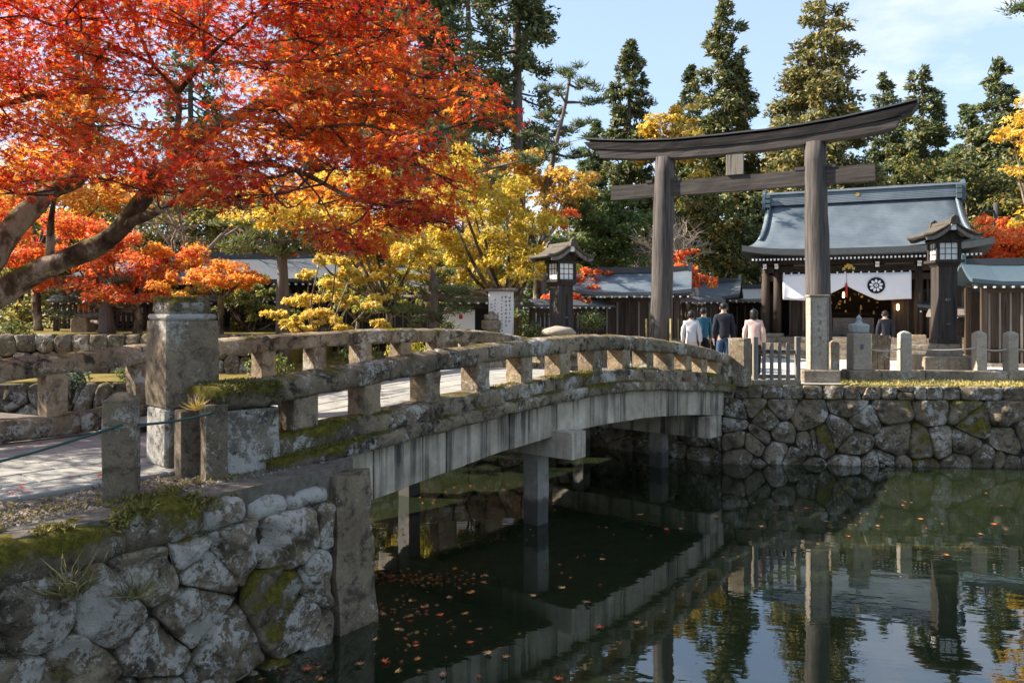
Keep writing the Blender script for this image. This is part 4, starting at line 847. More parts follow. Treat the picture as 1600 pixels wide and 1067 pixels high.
# ------------------------------------------------------------------ lower buildings and fences
def hall(name, c, ang_, w, d, z0, zw, zr, over, label, roofm='roof_grey', open_=False, slats=10, cat='building', wallm='wood_v', ridge=True, gable_front=False):
    ca_, sa_ = math.cos(ang_), math.sin(ang_); q = lambda a, f, z: (c[0] + a * ca_ + f * sa_, c[1] + a * sa_ - f * ca_, z)
    rt = root(name, (c[0], c[1], z0), label, cat); bx = lambda a, f, z, sz, mat, nm, par=rt, **k: MB().box(q(a, f, z), sz, ang_, **k).build(nm, mat, par)
    n_ = 8; W, Dp = w / 2 + over, d / 2 + over
    b = MB(); rr = []
    for a in (-W, -W * .5, 0, W * .5, W):
        up = .10 * (abs(a) / W) ** 3; sec = [(f * Dp, zr - (zr - zw) * (1 - (1 - abs(f)) ** 1.5) + up) for f in np.linspace(-1, 1, 2 * n_ + 1)]
        rr.append([q(a, f, z) for f, z in sec] + [q(a, f * .985, z - .10) for f, z in reversed(sec)])
    rf_ = b.loft(rr).build('roof', roofm, rt)
    if ridge: bx(0, 0, zr + .05, (2 * W - .1, .22, .20), 'roof_dark', 'ridge', rf_); [bx(s * (W - .05), 0, zr + .10, (.10, .30, .34), 'verdigris', 'ridge_end', rf_) for s in (-1, 1)]
    nr = int(2 * W / .22)
    for i in range(nr): a = -W + .1 + (2 * W - .2) * i / max(1, nr - 1); bx(a, Dp - .07, zw - .14, (.05, .12, .05), 'white', 'rafter_tip')
    bx(0, Dp - .14, zw - .075, (2 * W - .1, .05, .05), 'roof_dark', 'eave_beam')
    nc = max(2, int(w / 1.4) + 1)
    for i in range(nc):
        for f in (d / 2, -d / 2): bx(-w / 2 + w * i / (nc - 1), f, (z0 + zw - .1) / 2, (.15, .15, zw - .1 - z0), wallm, 'column')
    bx(0, d / 2, zw - .22, (w, .12, .14), 'wood_h', 'beam'); bx(0, -d / 2 + .02, (z0 + zw) / 2 - .1, (w, .06, zw - z0 - .25), wallm if not open_ else 'dark', 'wall')
    if not open_:
        bx(0, d / 2 - .06, (z0 + zw) / 2 - .1, (w - .02, .05, zw - z0 - .22), 'wood_v', 'wall')
        for i in range(slats): bx(-w / 2 + w * (i + .5) / slats, d / 2 - .02, (z0 + zw) / 2 - .12, (.05, .05, zw - z0 - .3), 'wood_grey', 'slat')
        bx(0, d / 2 + .005, z0 + .45, (w, .07, .08), 'wood_h', 'rail')
    bx(0, 0, z0 + .05, (w + .3, d + .3, .12), 'kerb', 'podium'); return rt, bx, q
c = P(985, 500, 25.0); hall('gate_house', c, R(-14), 3.0, 1.6, LAND, 3.75, 4.45, .45, 'low gatehouse with blue-grey roof left of the far torii pillar', 'roof', slats=9)
c = P(1100, 500, 31.0); hall('side_hall', c, R(-20), 1.9, 1.9, LAND, 3.72, 4.35, .5, 'small side hall with pale blue roof behind the walkers', 'roof_grey', slats=6)
c = P(1172, 500, 33.0); hall('corridor', c, R(-20), 2.6, 1.6, LAND, 3.70, 4.2, .4, 'plain covered corridor running up to the shrine side', 'plaster', slats=8)
c = P(1590, 500, 21.6); hall('gate_house', c, R(-16), 2.1, 1.5, LAND, 3.95, 4.5, .38, 'gatehouse with verdigris roof cut off by the right picture edge', 'verdigris', slats=8)
c = P(1500, 500, 25.0); hall('fence_house', c, R(-23), 1.9, .9, LAND, 3.30, 3.75, .35, 'low roofed timber screen between shrine and right gatehouse', 'roof_grey', slats=7)
c = P(735, 500, 22.0); nb, bx, q = hall('notice_house', c, R(8), 2.0, 1.3, LAND, 3.52, 3.86, .42, 'open notice house with mossy plank roof left of the white sign', 'roof_bark', True, ridge=False)
bx(-.35, .30, 2.82, (.90, .05, .75), 'white', 'notice_board'); bx(-.1, .33, 2.60, (.14, .012, .10), 'red', 'notice_mark'); bx(-.3, .33, 3.0, (.10, .012, .12), 'red', 'notice_mark'); bx(0, .25, 2.35, (1.7, .3, .06), 'wood_h', 'shelf')
c = P(300, 500, 26.0); hall('long_hall', (c[0] + 1.2, c[1]), R(3), 7.0, 3.0, TZ, 4.15, 5.0, .7, 'long dark timber hall with pale roof behind the orange maple', 'roof_grey', slats=30)
c = P(560, 500, 29.0); hall('rear_hall', c, R(0), 7.0, 3.0, LAND, 4.0, 4.9, .6, 'timber hall with pale roof glimpsed behind the yellow maples', 'roof_grey', slats=24)
def roofed_fence(p0, p1, z0, h, label, roofm='roof_grey', step=.16, white=None):
    p0, p1 = np.array(p0, float), np.array(p1, float); L = np.linalg.norm(p1 - p0); u = (p1 - p0) / L; an_ = math.atan2(u[1], u[0]); m_ = (p0 + p1) / 2; rt = root('roofed_fence', (*m_, z0), label, 'fence')
    n = np.array([u[1], -u[0]]); q = lambda a, f, z: (*(p0 + u * a + n * f), z); bx = lambda a, f, z, sz, mat, nm: MB().box(q(a, f, z), sz, an_).build(nm, mat, rt)
    MB().loft([[q(a, f, z) for f, z in ((-.38, z0 + h - .02), (0, z0 + h + .16), (.38, z0 + h - .02), (.36, z0 + h - .08), (-.36, z0 + h - .08))] for a in (-.1, L + .1)]).build('roof', roofm, rt)
    k_ = int(L / step)
    for i in range(k_): bx((i + .5) * L / k_, 0, z0 + h * .5, (step * .55, .05, h * .86), 'wood_grey' if i % 9 == 0 else 'wood_v', 'slat')
    for i in range(int(L / 1.5) + 1): bx(min(L, i * 1.5), .0, z0 + h * .47, (.13, .13, h * .94), 'wood_v', 'fence_post')
    for z in (.22, .55, .88): bx(L / 2, .035, z0 + h * z, (L, .05, .07), 'wood_h', 'rail')
    for i in range(int(L / .24)): bx(.1 + i * .24, .34, z0 + h - .10, (.045, .06, .045), 'white', 'rafter_tip')
    if white:
        for a in white: bx(a, -.06, z0 + h * .55, (.9, .03, h * .45), 'white', 'panel')
    return rt
roofed_fence((-14, 23.6), (-8.9, 23.6), TZ, .95, 'low roofed timber fence behind the left terrace trees', white=(1.0, 2.3, 3.4))
roofed_fence((-8.6, 24.0), (-6.4, 24.0), TZ, 1.0, 'short roofed fence behind the tall mossy gate post')
roofed_fence((.6, 23.0), (3.0, 24.6), LAND, 1.75, 'roofed fence with white panels behind the left lantern', white=(.4, 1.2, 2.0))
roofed_fence((12.7, 23.2), (14.3, 22.7), LAND, 1.45, 'grey picket fence behind the tall right lantern', 'wood_grey_h', .2).name
roofed_fence((4.3, 26.8), (7.4, 27.6), LAND, 1.95, 'roofed fence seen between the far torii pillar and the walkers')
# sign board
c = P(783, 500, 19.5); sg = root('sign_board', (c[0], c[1], LAND), 'tall white sign board with columns of black brush writing', 'sign'); an_ = R(-12)
MB().box((c[0], c[1], 2.80), (.62, .16, 1.72), an_, bev=.01).build('board', 'white', sg); MB().box((c[0], c[1], 3.69), (.80, .30, .07), an_, bev=.01).build('cap', 'wood_grey', sg)
for a in (-.2, .2): MB().box((c[0] + a, c[1], 1.8), (.08, .08, .4), an_).build('leg', 'wood_grey', sg)
b = MB(); rs = np.random.default_rng(4)
for u, z0, n, sz in ((.24, 3.50, 7, .075), (.14, 3.50, 8, .075), (.04, 3.50, 14, .062), (-.06, 3.1, 5, .06), (-.14, 3.44, 6, .062), (-.23, 3.32, 3, .062)): glyphs(b, u, z0, n, sz, -.083, rs, 1.35)
o = b.build('lettering', 'ink', sg, org=np.array([0, 0, LAND])); o.rotation_euler = (0, 0, an_)
# small stone things near the sign
c = P(768, 500, 18.6); sl_ = root('stone_lantern', (c[0], c[1], LAND), 'squat carved stone block pillar in front of the white sign', 'stone pillar')
for z, s_, h in ((.4, .44, .8), (.95, .34, .30), (1.2, .40, .22), (1.38, .30, .14), (1.48, .14, .1)): MB().box((c[0], c[1], LAND + z), (s_, s_, h), .3, bev=.025).build('block', 'post', sl_, disp=.012)
def boulder(px, py, Y, rx, ry, rz, label, mat='kerb', seed=0):
    c = P(px, py, Y); n_ = 14; b = MB(); rr = []
    for t_ in np.linspace(-.45, .5, 9):
        cs = math.sqrt(max(.02, 1 - (t_ * 2 * .98) ** 2)); a_ = np.arange(n_) * 2 * np.pi / n_; rr.append(np.c_[c[0] + rx * cs * np.cos(a_), c[1] + ry * cs * np.sin(a_), np.full(n_, c[2] + rz * t_ * 2)])
    o = b.loft(rr).build('boulder', mat, None, True, c, disp=.10 * rx, dscale=2.5, seed=seed); return tag(o, label, 'boulder')
boulder(874, 519, 17.2, .42, .3, .14, 'pale flat-topped boulder standing below the left lantern', 'pale', 3)
MBp = root('low_stone_fence', P(960, 530, 21), 'low grey stone fence running behind the left lantern', 'fence')
for i in range(16): q = np.array([.9 + i * .27, 20.8 + .02 * i]); MB().box((*q, LAND + .36), (.12, .12, .72), 0, .95).build('fence_post', 'post', MBp)
MB().box((2.9, 20.95, LAND + .70), (4.4, .18, .14), R(4)).build('rail', 'post', MBp, disp=.01)
for px, Y, lab in ((75, 17.6, 'small square stone marker seen through the far railing'), (700, 18.9, 'short stone marker beside the notice house'), (130, 22.4, 'stone lantern-like marker under the terrace trees')):
    post('stone_marker', px, Y, 26, 560 if Y < 18 else (512 if px > 500 else 492), 640, lab, 'kerb', z0=TZ if px == 130 else LAND)
# utility pole
c = P(1556, 300, 36); up = root('utility_pole', (c[0], c[1], LAND), 'thin dark utility pole behind the right gatehouse', 'pole')
MB().tube([(c[0], c[1], LAND), (c[0], c[1], P(1556, 318, 36)[2])], .10, 10).build('shaft', 'pole', up, True)
for z in (.35, .75): MB().box((c[0] - .25, c[1], P(1556, 318, 36)[2] - z), (.9, .08, .08)).build('crossarm', 'pole', up)
# ------------------------------------------------------------------ trees
def leafset(n, center, rad, up=.5, shell=.35):
    d = rng.normal(size=(n, 3)); d /= np.linalg.norm(d, axis=1, keepdims=True); r = (shell + (1 - shell) * rng.random((n, 1)) ** .6)
    return np.asarray(center) + d * r * np.asarray(rad), d
def branch_mesh(trunk_paths, name, mat, rt, n=8, seed=1):
    b = MB()
    for i, (pts, r0, r1) in enumerate(trunk_paths):
        q = smooth_path(pts, 4) if len(pts) > 2 else np.asarray(pts, float); b.tube(q, np.linspace(1, 0, len(q)) ** .8 * (r0 - r1) + r1, n if r0 > .05 else 5, seed=seed + i if r0 > .04 else None)
    return b.build(name, mat, rt, True)
# --- the great red maple over the bridge
mp = root('maple_tree', (*P(-170, 600, 9.9)[:2], LAND), 'great red and orange maple spreading over the near end of the bridge', 'tree')
LIMBS = [([(-170, 672, 9.9), (-120, 585, 9.9), (-60, 510, 9.8), (-15, 468, 9.8)], .34, .23),
 ([(-15, 468, 9.8), (60, 424, 9.8), (125, 398, 9.7), (178, 366, 9.7), (235, 300, 9.6), (300, 227, 9.5), (375, 181, 9.3), (450, 153, 9.1), (596, 147, 8.9), (720, 158, 8.7)], .20, .015),
 ([(-60, 500, 9.8), (-10, 400, 9.9), (30, 345, 10.0), (75, 302, 10.0), (124, 270, 10.1), (135, 190, 10.2), (152, 140, 10.3), (150, 60, 10.4), (130, -60, 10.6)], .21, .03),
 ([(195, 352, 9.65), (235, 335, 9.4), (285, 308, 9.2), (375, 259, 9.0), (461, 266, 8.8), (555, 311, 8.6), (660, 330, 8.5)], .085, .012),
 ([(78, 398, 9.75), (80, 340, 9.6), (92, 296, 9.5), (130, 270, 9.4)], .06, .02),
 ([(262, 262, 9.55), (276, 202, 9.3), (277, 146, 9.2), (240, 101, 9.1), (210, 30, 9.0), (190, -60, 9)], .055, .012),
 ([(277, 146, 9.2), (319, 97, 9.0), (352, 64, 8.9), (416, 11, 8.8), (450, -50, 8.7)], .04, .01),
 ([(319, 97, 9.0), (420, 98, 8.8), (506, 90, 8.7), (600, 60, 8.5)], .03, .008), ([(319, 97, 9.0), (318, 20, 9.1), (322, -50, 9.2)], .025, .008),
 ([(375, 181, 9.3), (470, 200, 8.8), (560, 195, 8.6), (640, 215, 8.4)], .035, .008), ([(150, 140, 10.3), (60, 150, 9.8), (0, 165, 9.4), (-80, 170, 9)], .07, .015),
 ([(240, 101, 9.1), (185, 75, 8.8), (140, 55, 8.6), (80, 40, 8.4)], .028, .008), ([(450, 153, 9.1), (455, 110, 9.0), (500, 70, 9.0), (560, 20, 9.1)], .03, .008),
 ([(-15, 440, 9.8), (-40, 300, 9.6), (-70, 180, 9.4), (-60, 60, 9.3)], .12, .03), ([(461, 266, 8.8), (500, 310, 8.9), (525, 360, 9.0)], .02, .006),
 ([(-60, 500, 9.8), (-170, 380, 9.2), (-300, 260, 8.6), (-430, 180, 8.0), (-580, 130, 7.4)], .16, .02), ([(-170, 380, 9.2), (-280, 330, 9.4), (-420, 300, 9.6), (-560, 240, 9.8)], .10, .015), ([(-300, 260, 8.6), (-330, 120, 8.4), (-380, 0, 8.2), (-480, -60, 8.6)], .09, .012), ([(-60, 120, 9.4), (-180, 60, 9.6), (-300, 20, 9.9), (-420, 60, 10.2)], .07, .012)]
paths = [([P(*p_) for p_ in pts], r0 * .78, r1 * .8) for pts, r0, r1 in LIMBS]
branch_mesh(paths, 'trunk', 'bark', mp, 12, 50)
nodes = np.vstack([smooth_path(p_[0], 4)[3:] for p_ in paths[1:]])
RED = [(.72, .055, .022), (.62, .030, .025), (.80, .11, .025), (.52, .022, .030)]; ORG = [(.88, .24, .025), (.86, .34, .035), (.84, .16, .022)]; YEL = [(.88, .52, .05), (.86, .42, .035), (.84, .58, .09)]
PADS = []
def row(py, xs, Y, rx, k): 
    for x in xs: PADS.append((x + rng.normal() * 12, py + rng.normal() * 9, Y + rng.normal() * .5, rx * (.85 + .3 * rng.random()), k))
row(-95, range(-120, 620, 105), 9.0, .95, .1); row(-35, range(-150, 600, 95), 8.8, .85, .15); row(12, range(-130, 640, 88), 8.9, .80, .2)
row(60, list(range(-140, 150, 80)) + [205, 290, 380, 465, 545, 620], 9.2, .72, .3); row(100, [-110, -30, 50, 130, 205, 425, 505, 590, 655], 9.0, .62, .35)
row(140, [-120, -40, 40, 115, 190, 395, 470, 560, 640, 722], 8.7, .58, .5); row(172, [430, 520, 610, 690, 750], 8.7, .40, .5); row(190, [-60, 20, 95, 180, 330, 420, 500, 590], 9.1, .55, .7)
row(228, [-50, 30, 110, 195, 265, 400, 480, 570, 640], 8.8, .58, .35); row(262, [-40, 40, 125, 205, 290, 350, 520, 600], 8.5, .55, .15); row(292, [20, 250, 330, 395, 600, 660, 700], 8.5, .42, .1)
row(325, [590, 650, 700], 8.5, .42, .25); row(355, [560, 615, 668], 8.7, .36, .3); row(385, [545, 585], 8.9, .25, .25); row(215, [100, 440, 540], 10.6, .7, .9); row(150, [60, 500, 620], 10.6, .7, 1.0); row(90, [430, 560], 10.8, .7, .8)
row(300, [440, 510, 560], 10.2, .5, 1.1)
for _ in range(46): PADS.append((rng.uniform(-620, -190), rng.uniform(-60, 330), rng.uniform(6.0, 10.5), rng.uniform(.6, .95), .4))
pos = []; nr_ = []; cl_ = []; tp2 = []; tw = MB()
for (px, py, Y, rx, k) in PADS:
    c = P(px, py, Y); n = int((430 if px > -200 else 280) * rx * rx + 80); j = nodes[np.argmin(np.linalg.norm((nodes - c) * [1, 1, 1.5], axis=1))]
    hub = c * .75 + j * .25 + np.array([0, 0, -.05]); lk = np.linalg.norm(j - hub)
    if lk < 1.5: tw.tube(smooth_path([j, (j + hub) / 2 + rng.normal(size=3) * .10 * lk + [0, 0, -.06 * lk], hub], 3), np.linspace(.016, .008, 7), 5)
    for _ in range(9):
        a = rng.random() * 6.28; e = c + np.array([math.cos(a) * rx * .85, math.sin(a) * rx * .8, rng.normal() * .05 - .07]); mid = (hub + e) / 2 + rng.normal(size=3) * .04; tw.tube([hub, mid, e], [.008, .005, .002], 4)
    a = rng.random(n) * 6.28; r = np.sqrt(rng.random(n)); lob = 1 + .28 * np.sin(a * 3 + rng.random() * 6) + .16 * np.sin(a * 7 + rng.random() * 6)
    x = np.cos(a) * r * rx * lob; y = np.sin(a) * r * rx * lob * .95; z = -.22 * rx * r ** 2.2 + rng.normal(size=n) * .075 + .06
    pos.append(c + np.c_[x, y, z]); out = np.c_[np.cos(a), np.sin(a), np.full(n, -.55)]; tp2.append(out + rng.normal(size=(n, 3)) * .45)
    nn = np.c_[np.cos(a) * r * .5, np.sin(a) * r * .5, np.full(n, .75)] + rng.normal(size=(n, 3)) * .42; nr_.append(nn)
    w_ = [max(.02, .95 - k)] * 4 + [.5 + .6 * k] * 3 + [max(0, k - .3) * .7] * 3; cl_.append(palette(n, RED + ORG + YEL, w_, .18))
pos = np.vstack(pos); tw.build('twigs', 'twig', mp)['kind'] = 'stuff'
scatter('crown', *MAPLE, pos, np.vstack(nr_), .070 * (.6 + .75 * rng.random(len(pos))), np.vstack(cl_), 'maple', mp, tip=np.vstack(tp2))

# --- generic broadleaf tree with layered sprays
def broadleaf(px, Y, z0, clusters, pal, label, leaf=.11, dens=120, trunk_r=.14, w=None, tmpl=STAR3, name='maple_tree', mat='leaf', flat=.45, lean=0, bark='bark', cat='tree', group=None, bx=None):
    c0 = P(px, 500, Y); rt = root(name, (c0[0], c0[1], z0), label, cat, group); base = np.array([c0[0], c0[1], z0 - .05])
    C = np.array([P(q[0], q[1], Y + (q[3] if len(q) > 3 else rng.normal() * .6)) for q in clusters]); rad = [q[2] * Y / FPX for q in clusters]
    fork = base + np.array([lean, 0, max(.6, (C[:, 2].min() - z0) * .75)]); paths = [([base, (base + fork) / 2 + rng.normal(size=3) * .05, fork], trunk_r, trunk_r * .7)]
    for c in C: m_ = (fork + c) / 2 + np.array([0, 0, -.12 * np.linalg.norm(c - fork)]) + rng.normal(size=3) * .08; paths.append(([fork - [0, 0, .1], m_, c], trunk_r * .45, .012))
    tb = branch_mesh(paths, 'trunk', bark, rt, 8, int(px))
    P_, N_, K_, T_ = [], [], [], []
    for c, r in zip(C, rad):
        n = int(dens * r * r * 9 + 40); sub = max(7, int(11 * r)); sc0 = c + rng.normal(size=(sub, 3)) * np.array([r * .55, r * .55, r * .62 * flat])
        w2 = rng.integers(0, sub, n); a = rng.random(n) * 6.28; rr_ = np.sqrt(rng.random(n)) * r * .42 * (.5 + rng.random(sub))[w2]
        p_ = sc0[w2] + np.c_[np.cos(a) * rr_, np.sin(a) * rr_, rng.normal(size=n) * r * .09 - .5 * rr_ ** 2 / r]
        P_.append(p_); N_.append(np.c_[np.cos(a) * .4, np.sin(a) * .4, np.full(n, .7)] + rng.normal(size=(n, 3)) * .5); T_.append(np.c_[np.cos(a), np.sin(a), np.full(n, -.4)] + rng.normal(size=(n, 3)) * .5); K_.append(palette(n, pal, w))
    P_ = np.vstack(P_); scatter('crown', *tmpl, P_, np.vstack(N_), leaf * (.7 + .6 * rng.random(len(P_))), np.vstack(K_), mat, rt, tip=np.vstack(T_)); return rt
GRN = [(.075, .11, .026), (.115, .145, .032), (.17, .17, .038), (.06, .08, .025)]; DGR = [(.046, .078, .032), (.062, .10, .038), (.10, .125, .04), (.14, .155, .045)]
YL = [(.80, .50, .04), (.72, .46, .05), (.60, .42, .05), (.82, .60, .12)]; YG = [(.42, .38, .04), (.60, .48, .05), (.30, .32, .04), (.72, .52, .05)]; GOLD = [(.42, .29, .06), (.52, .33, .06), (.30, .25, .06), (.22, .20, .05)]
PG0 = [(.10, .13, .03), (.15, .175, .04), (.065, .09, .025), (.23, .225, .06)]
OR2 = [(.82, .30, .03), (.80, .40, .05), (.78, .20, .03), (.75, .12, .03)]; RD2 = [(.68, .06, .03), (.75, .14, .03), (.60, .03, .03)]
broadleaf(213, 21, TZ, [(40, 400, 50), (110, 405, 55), (170, 390, 55), (130, 440, 50), (190, 430, 50), (235, 410, 40), (60, 440, 40), (200, 460, 40), (90, 350, 50), (10, 360, 60)], OR2 + RD2, 'orange and red maple on the terrace behind the old trunk', .08, 280, .13)
broadleaf(345, 20, TZ, [(290, 412, 38), (335, 405, 42), (385, 425, 35), (400, 430, 26), (310, 435, 36), (360, 440, 34), (255, 395, 34)], OR2 + YL[:1], 'small bright orange maple with spreading layers behind the gate post', .075, 320, .08, flat=.3)
broadleaf(60, 24, TZ, [(30, 300, 60), (-40, 340, 70), (110, 310, 60), (70, 260, 60), (180, 300, 50)], OR2 + YL, 'paler orange maple glowing behind the great red maple', .12, 120, .14)
broadleaf(500, 16.6, LAND, [(470, 468, 24), (510, 440, 24), (545, 470, 24), (452, 500, 22), (498, 490, 24), (535, 508, 24), (482, 430, 20), (565, 440, 22), (436, 490, 18), (525, 410, 22), (585, 470, 20), (520, 465, 22), (470, 512, 20), (600, 505, 18), (500, 405, 16), (550, 425, 18)], YL + YG[:2] + [(.85, .62, .2)], 'low pale yellow maple just behind the far railing', .072, 640, .06, flat=.35)
broadleaf(607, 19, LAND, [(560, 390, 50), (610, 370, 55), (650, 400, 40), (575, 330, 55), (640, 320, 55), (530, 350, 50), (500, 300, 50), (590, 420, 36), (470, 340, 50), (550, 270, 50), (620, 430, 30), (430, 310, 50)], YL + YG[:2] + OR2[1:2], 'yellow maple with pale forked trunk behind the bridge', .078, 230, .10)
broadleaf(790, 21, LAND, [(740, 330, 50), (790, 310, 55), (835, 340, 45), (760, 380, 55), (810, 400, 50), (730, 420, 45), (780, 440, 42), (835, 390, 40), (700, 370, 45), (690, 300, 45), (740, 280, 40), (700, 250, 40)], YL + YG, 'large golden yellow maple left of the wooden lantern', .082, 270, .15)
broadleaf(840, 30, LAND, [(850, 290, 40), (880, 310, 40), (820, 270, 40), (900, 290, 36), (860, 330, 40), (800, 250, 36), (760, 300, 50)], OR2[:2] + GOLD + YL[:2], 'russet and gold tree behind the left lantern roof', .15, 90, .16)
broadleaf(905, 25, LAND, [(890, 430, 26), (915, 450, 24), (900, 470, 22), (925, 425, 22), (870, 350, 16), (885, 335, 14)], OR2 + RD2, 'small orange maple beside the left lantern post', .10, 220, .06)
broadleaf(1075, 27, LAND, [(1060, 420, 28), (1085, 435, 24), (1050, 445, 24), (1065, 400, 22)], RD2 + OR2[:2], 'small scarlet maple between the torii pillars', .11, 240, .08)
broadleaf(1560, 33, LAND, [(1520, 400, 38), (1560, 380, 45), (1600, 400, 50), (1540, 430, 40), (1585, 360, 40), (1505, 425, 28), (1640, 380, 50), (1530, 365, 28)], RD2 + OR2, 'fiery red maple behind the right gatehouse', .14, 150, .14)
broadleaf(1640, 24, LAND, [(1600, 180, 34), (1580, 205, 26), (1620, 210, 40), (1600, 240, 30), (1650, 160, 50), (1590, 270, 24), (1660, 240, 50), (1640, 330, 40)], YL + OR2[1:2], 'yellow tree reaching in from the right picture edge', .12, 60, .16)
broadleaf(1050, 42, LAND, [(1030, 190, 26), (1055, 185, 24), (1020, 215, 22), (1045, 210, 26), (1010, 240, 30), (1060, 240, 34), (1090, 235, 30)], YL + GOLD[:1], 'bright yellow ginkgo rising behind the torii lintel', .2, 80, .2, tmpl=LEAFQ)
broadleaf(395, 22.5, LAND, [(380, 455, 30), (410, 470, 30), (365, 480, 26), (425, 445, 26), (395, 495, 28), (350, 460, 22), (430, 490, 24)], PG0 + YG[:1], 'low green and gold tree in front of the long dark hall', .085, 300, .07)
broadleaf(560, 23, LAND, [(540, 430, 30), (575, 440, 30), (610, 445, 28), (590, 470, 30), (550, 470, 28), (630, 430, 26), (520, 450, 26), (650, 465, 26)], YG + PG0, 'yellow-green tree between the two yellow maples', .085, 300, .08)
broadleaf(680, 24, LAND, [(660, 420, 30), (700, 430, 30), (720, 405, 28), (690, 395, 28), (740, 435, 24), (650, 395, 24)], YG + GRN[:2], 'lime-green tree under the golden maple', .09, 260, .09)
broadleaf(285, 23, TZ, [(270, 440, 26), (300, 455, 26), (255, 465, 24), (320, 440, 22), (240, 440, 24)], OR2[:2] + YL[:2], 'pale orange sapling left of the gate post cap', .08, 280, .06)
# evergreen rounded trees and gold-green woods behind the court
broadleaf(950, 32, LAND, [(930, 340, 42), (975, 345, 42), (915, 385, 45), (960, 390, 50), (1000, 380, 40), (940, 420, 45), (985, 425, 40), (955, 315, 32), (905, 425, 30)], [(.085, .135, .028), (.13, .18, .038), (.06, .095, .024), (.18, .20, .045)], 'rounded green conifer behind the low gatehouse', .15, 150, .2, tmpl=LEAFQ, name='evergreen_tree', flat=.85)
woods = [(870, 40, 380, 60, GRN, 'dark green tree behind the wooden lantern'), (1020, 46, 330, 60, GOLD + GRN, 'gold-green tree behind the far torii pillar'), (1110, 44, 300, 55, GRN + GOLD[:2], 'green tree below the tie beam of the torii'),
         (1180, 45, 330, 60, DGR, 'dark tree at the left shoulder of the shrine roof'), (1240, 52, 250, 60, GRN + GOLD[:2], 'gold-lit tree above the shrine roof ridge'), (1330, 52, 270, 65, DGR + GOLD[:1], 'dark wood tree behind the near torii pillar'),
         (1420, 50, 270, 60, GRN + GOLD[:1], 'green tree behind the right end of the torii'), (1530, 42, 260, 70, DGR + GOLD[:1], 'dark leafy tree right of the shrine roof'), (1600, 40, 310, 70, GRN + GOLD[:2], 'gold-green tree above the red maple'), (700, 44, 380, 80, DGR, 'dark evergreen behind the golden maple'), (30, 44, 330, 90, GRN + GOLD, 'gold-green tree behind the leftmost orange maple'), (190, 46, 300, 90, DGR + GOLD[:2], 'dark tree seen under the red maple boughs'), (330, 44, 290, 85, GOLD + GRN[:2], 'russet-green tree behind the bare brown tree'), (450, 46, 300, 85, GRN + GOLD[:1], 'green tree behind the garden pine'), (580, 46, 330, 80, DGR, 'dark tree behind the forked yellow maple')]
for px, Y, py, s_, pal, lab in woods:
    cl = [(px + rng.normal() * s_ * .55, py + k_ * 24 + rng.normal() * 8, s_ * (.5 + .25 * rng.random())) for k_ in range(7)] + [(px + s_ * .7, py + 60, s_ * .5), (px - s_ * .7, py + 70, s_ * .5)]
    broadleaf(px, Y, LAND, cl, pal, lab, .22, 46, .22, tmpl=LEAFQ, name='broadleaf_tree', flat=.8)
# --- cedars
def cedar(px, Y, top_py, half_px, base_py, label, pal, leafn=56, trunk=.26, sparse=1.0, group='tall cedars behind the shrine', R0=.62, lean=0):
    c0 = P(px, 500, Y); zt = P(px, top_py, Y)[2]; zb = P(px, base_py, Y)[2]; Rm = half_px * 1.28 * Y / FPX; rt = root('cedar_tree', (c0[0], c0[1], LAND), label, 'tree', group)
    H = zt - LAND; ax = lambda z: np.array([c0[0] + lean * (z - LAND) / H + .12 * math.sin(z * .35 + px), c0[1], z])
    br_ = [([ax(LAND - .1), ax(LAND + H * .3), ax(LAND + H * .6), ax(LAND + H * .85), ax(zt)], trunk, .03)]
    pos, nr2, tp3, cc = [], [], [], []; z = zt - .15; 
    while z > zb:
        t_ = (zt - z) / (zt - zb); rad = Rm * (t_ ** R0 * (1.02 - .25 * t_ ** 3)) + .12; nb_ = int(4 + 5 * min(1, t_ * 2.2))
        for _ in range(nb_):
            if rng.random() > sparse: continue
            a = rng.random() * 6.28; L = rad * (.55 + .55 * rng.random()); zz = z + rng.normal() * .18; d = np.array([math.cos(a), math.sin(a), 0]); p0 = ax(zz + .15 * L)
            end = p0 + d * L + np.array([0, 0, -.16 * L - .1]); mid = p0 + d * L * .55 + np.array([0, 0, -.17 * L])
            if L > .7: br_.append(([p0, mid, end], .035 + .012 * L, .012))
            nt = max(1, int(L / .55))
            for k_ in range(nt):
                f = 1 - k_ / nt * .75; q = p0 * (1 - f) ** 2 + 2 * f * (1 - f) * mid + f * f * end if L > .7 else p0 + d * L * f * .7
                rt_ = (.34 + .26 * rng.random()) * min(1.25, .55 + L * .28); n = int(leafn * rt_ / .4); dd = rng.normal(size=(n, 3)); dd /= np.linalg.norm(dd, axis=1, keepdims=True)
                pos.append(q + rng.normal(size=3) * .10 + dd * rt_ * rng.random((n, 1)) ** .5 * [1, 1, .72] + [0, 0, .08]); nr2.append(dd * .6 + rng.normal(size=(n, 3)) * .4 + [0, 0, .35]); tp3.append(dd * .7 + d * .5 + np.array([0, 0, .35]))
                tint = rng.random(); pc = palette(n, pal, jit=.2); cc.append(pc * (.8 + .4 * tint))
        z -= max(.30, .40 + .45 * t_) * (1 if Y > 40 else .9)
    branch_mesh(br_, 'trunk', 'cedarbark', rt, 8, int(px) % 97)
    pos = np.vstack(pos); scatter('crown', *TRI, pos, np.vstack(nr2), .27 * (.7 + .6 * rng.random(len(pos))) * (Y / 50) ** .3, np.vstack(cc), 'needle', rt, tip=np.vstack(tp3))
CG = [(.070, .105, .036), (.10, .135, .04), (.17, .165, .045), (.05, .078, .03)]; CB = [(.22, .185, .05), (.28, .21, .055), (.15, .14, .042), (.33, .23, .06)]
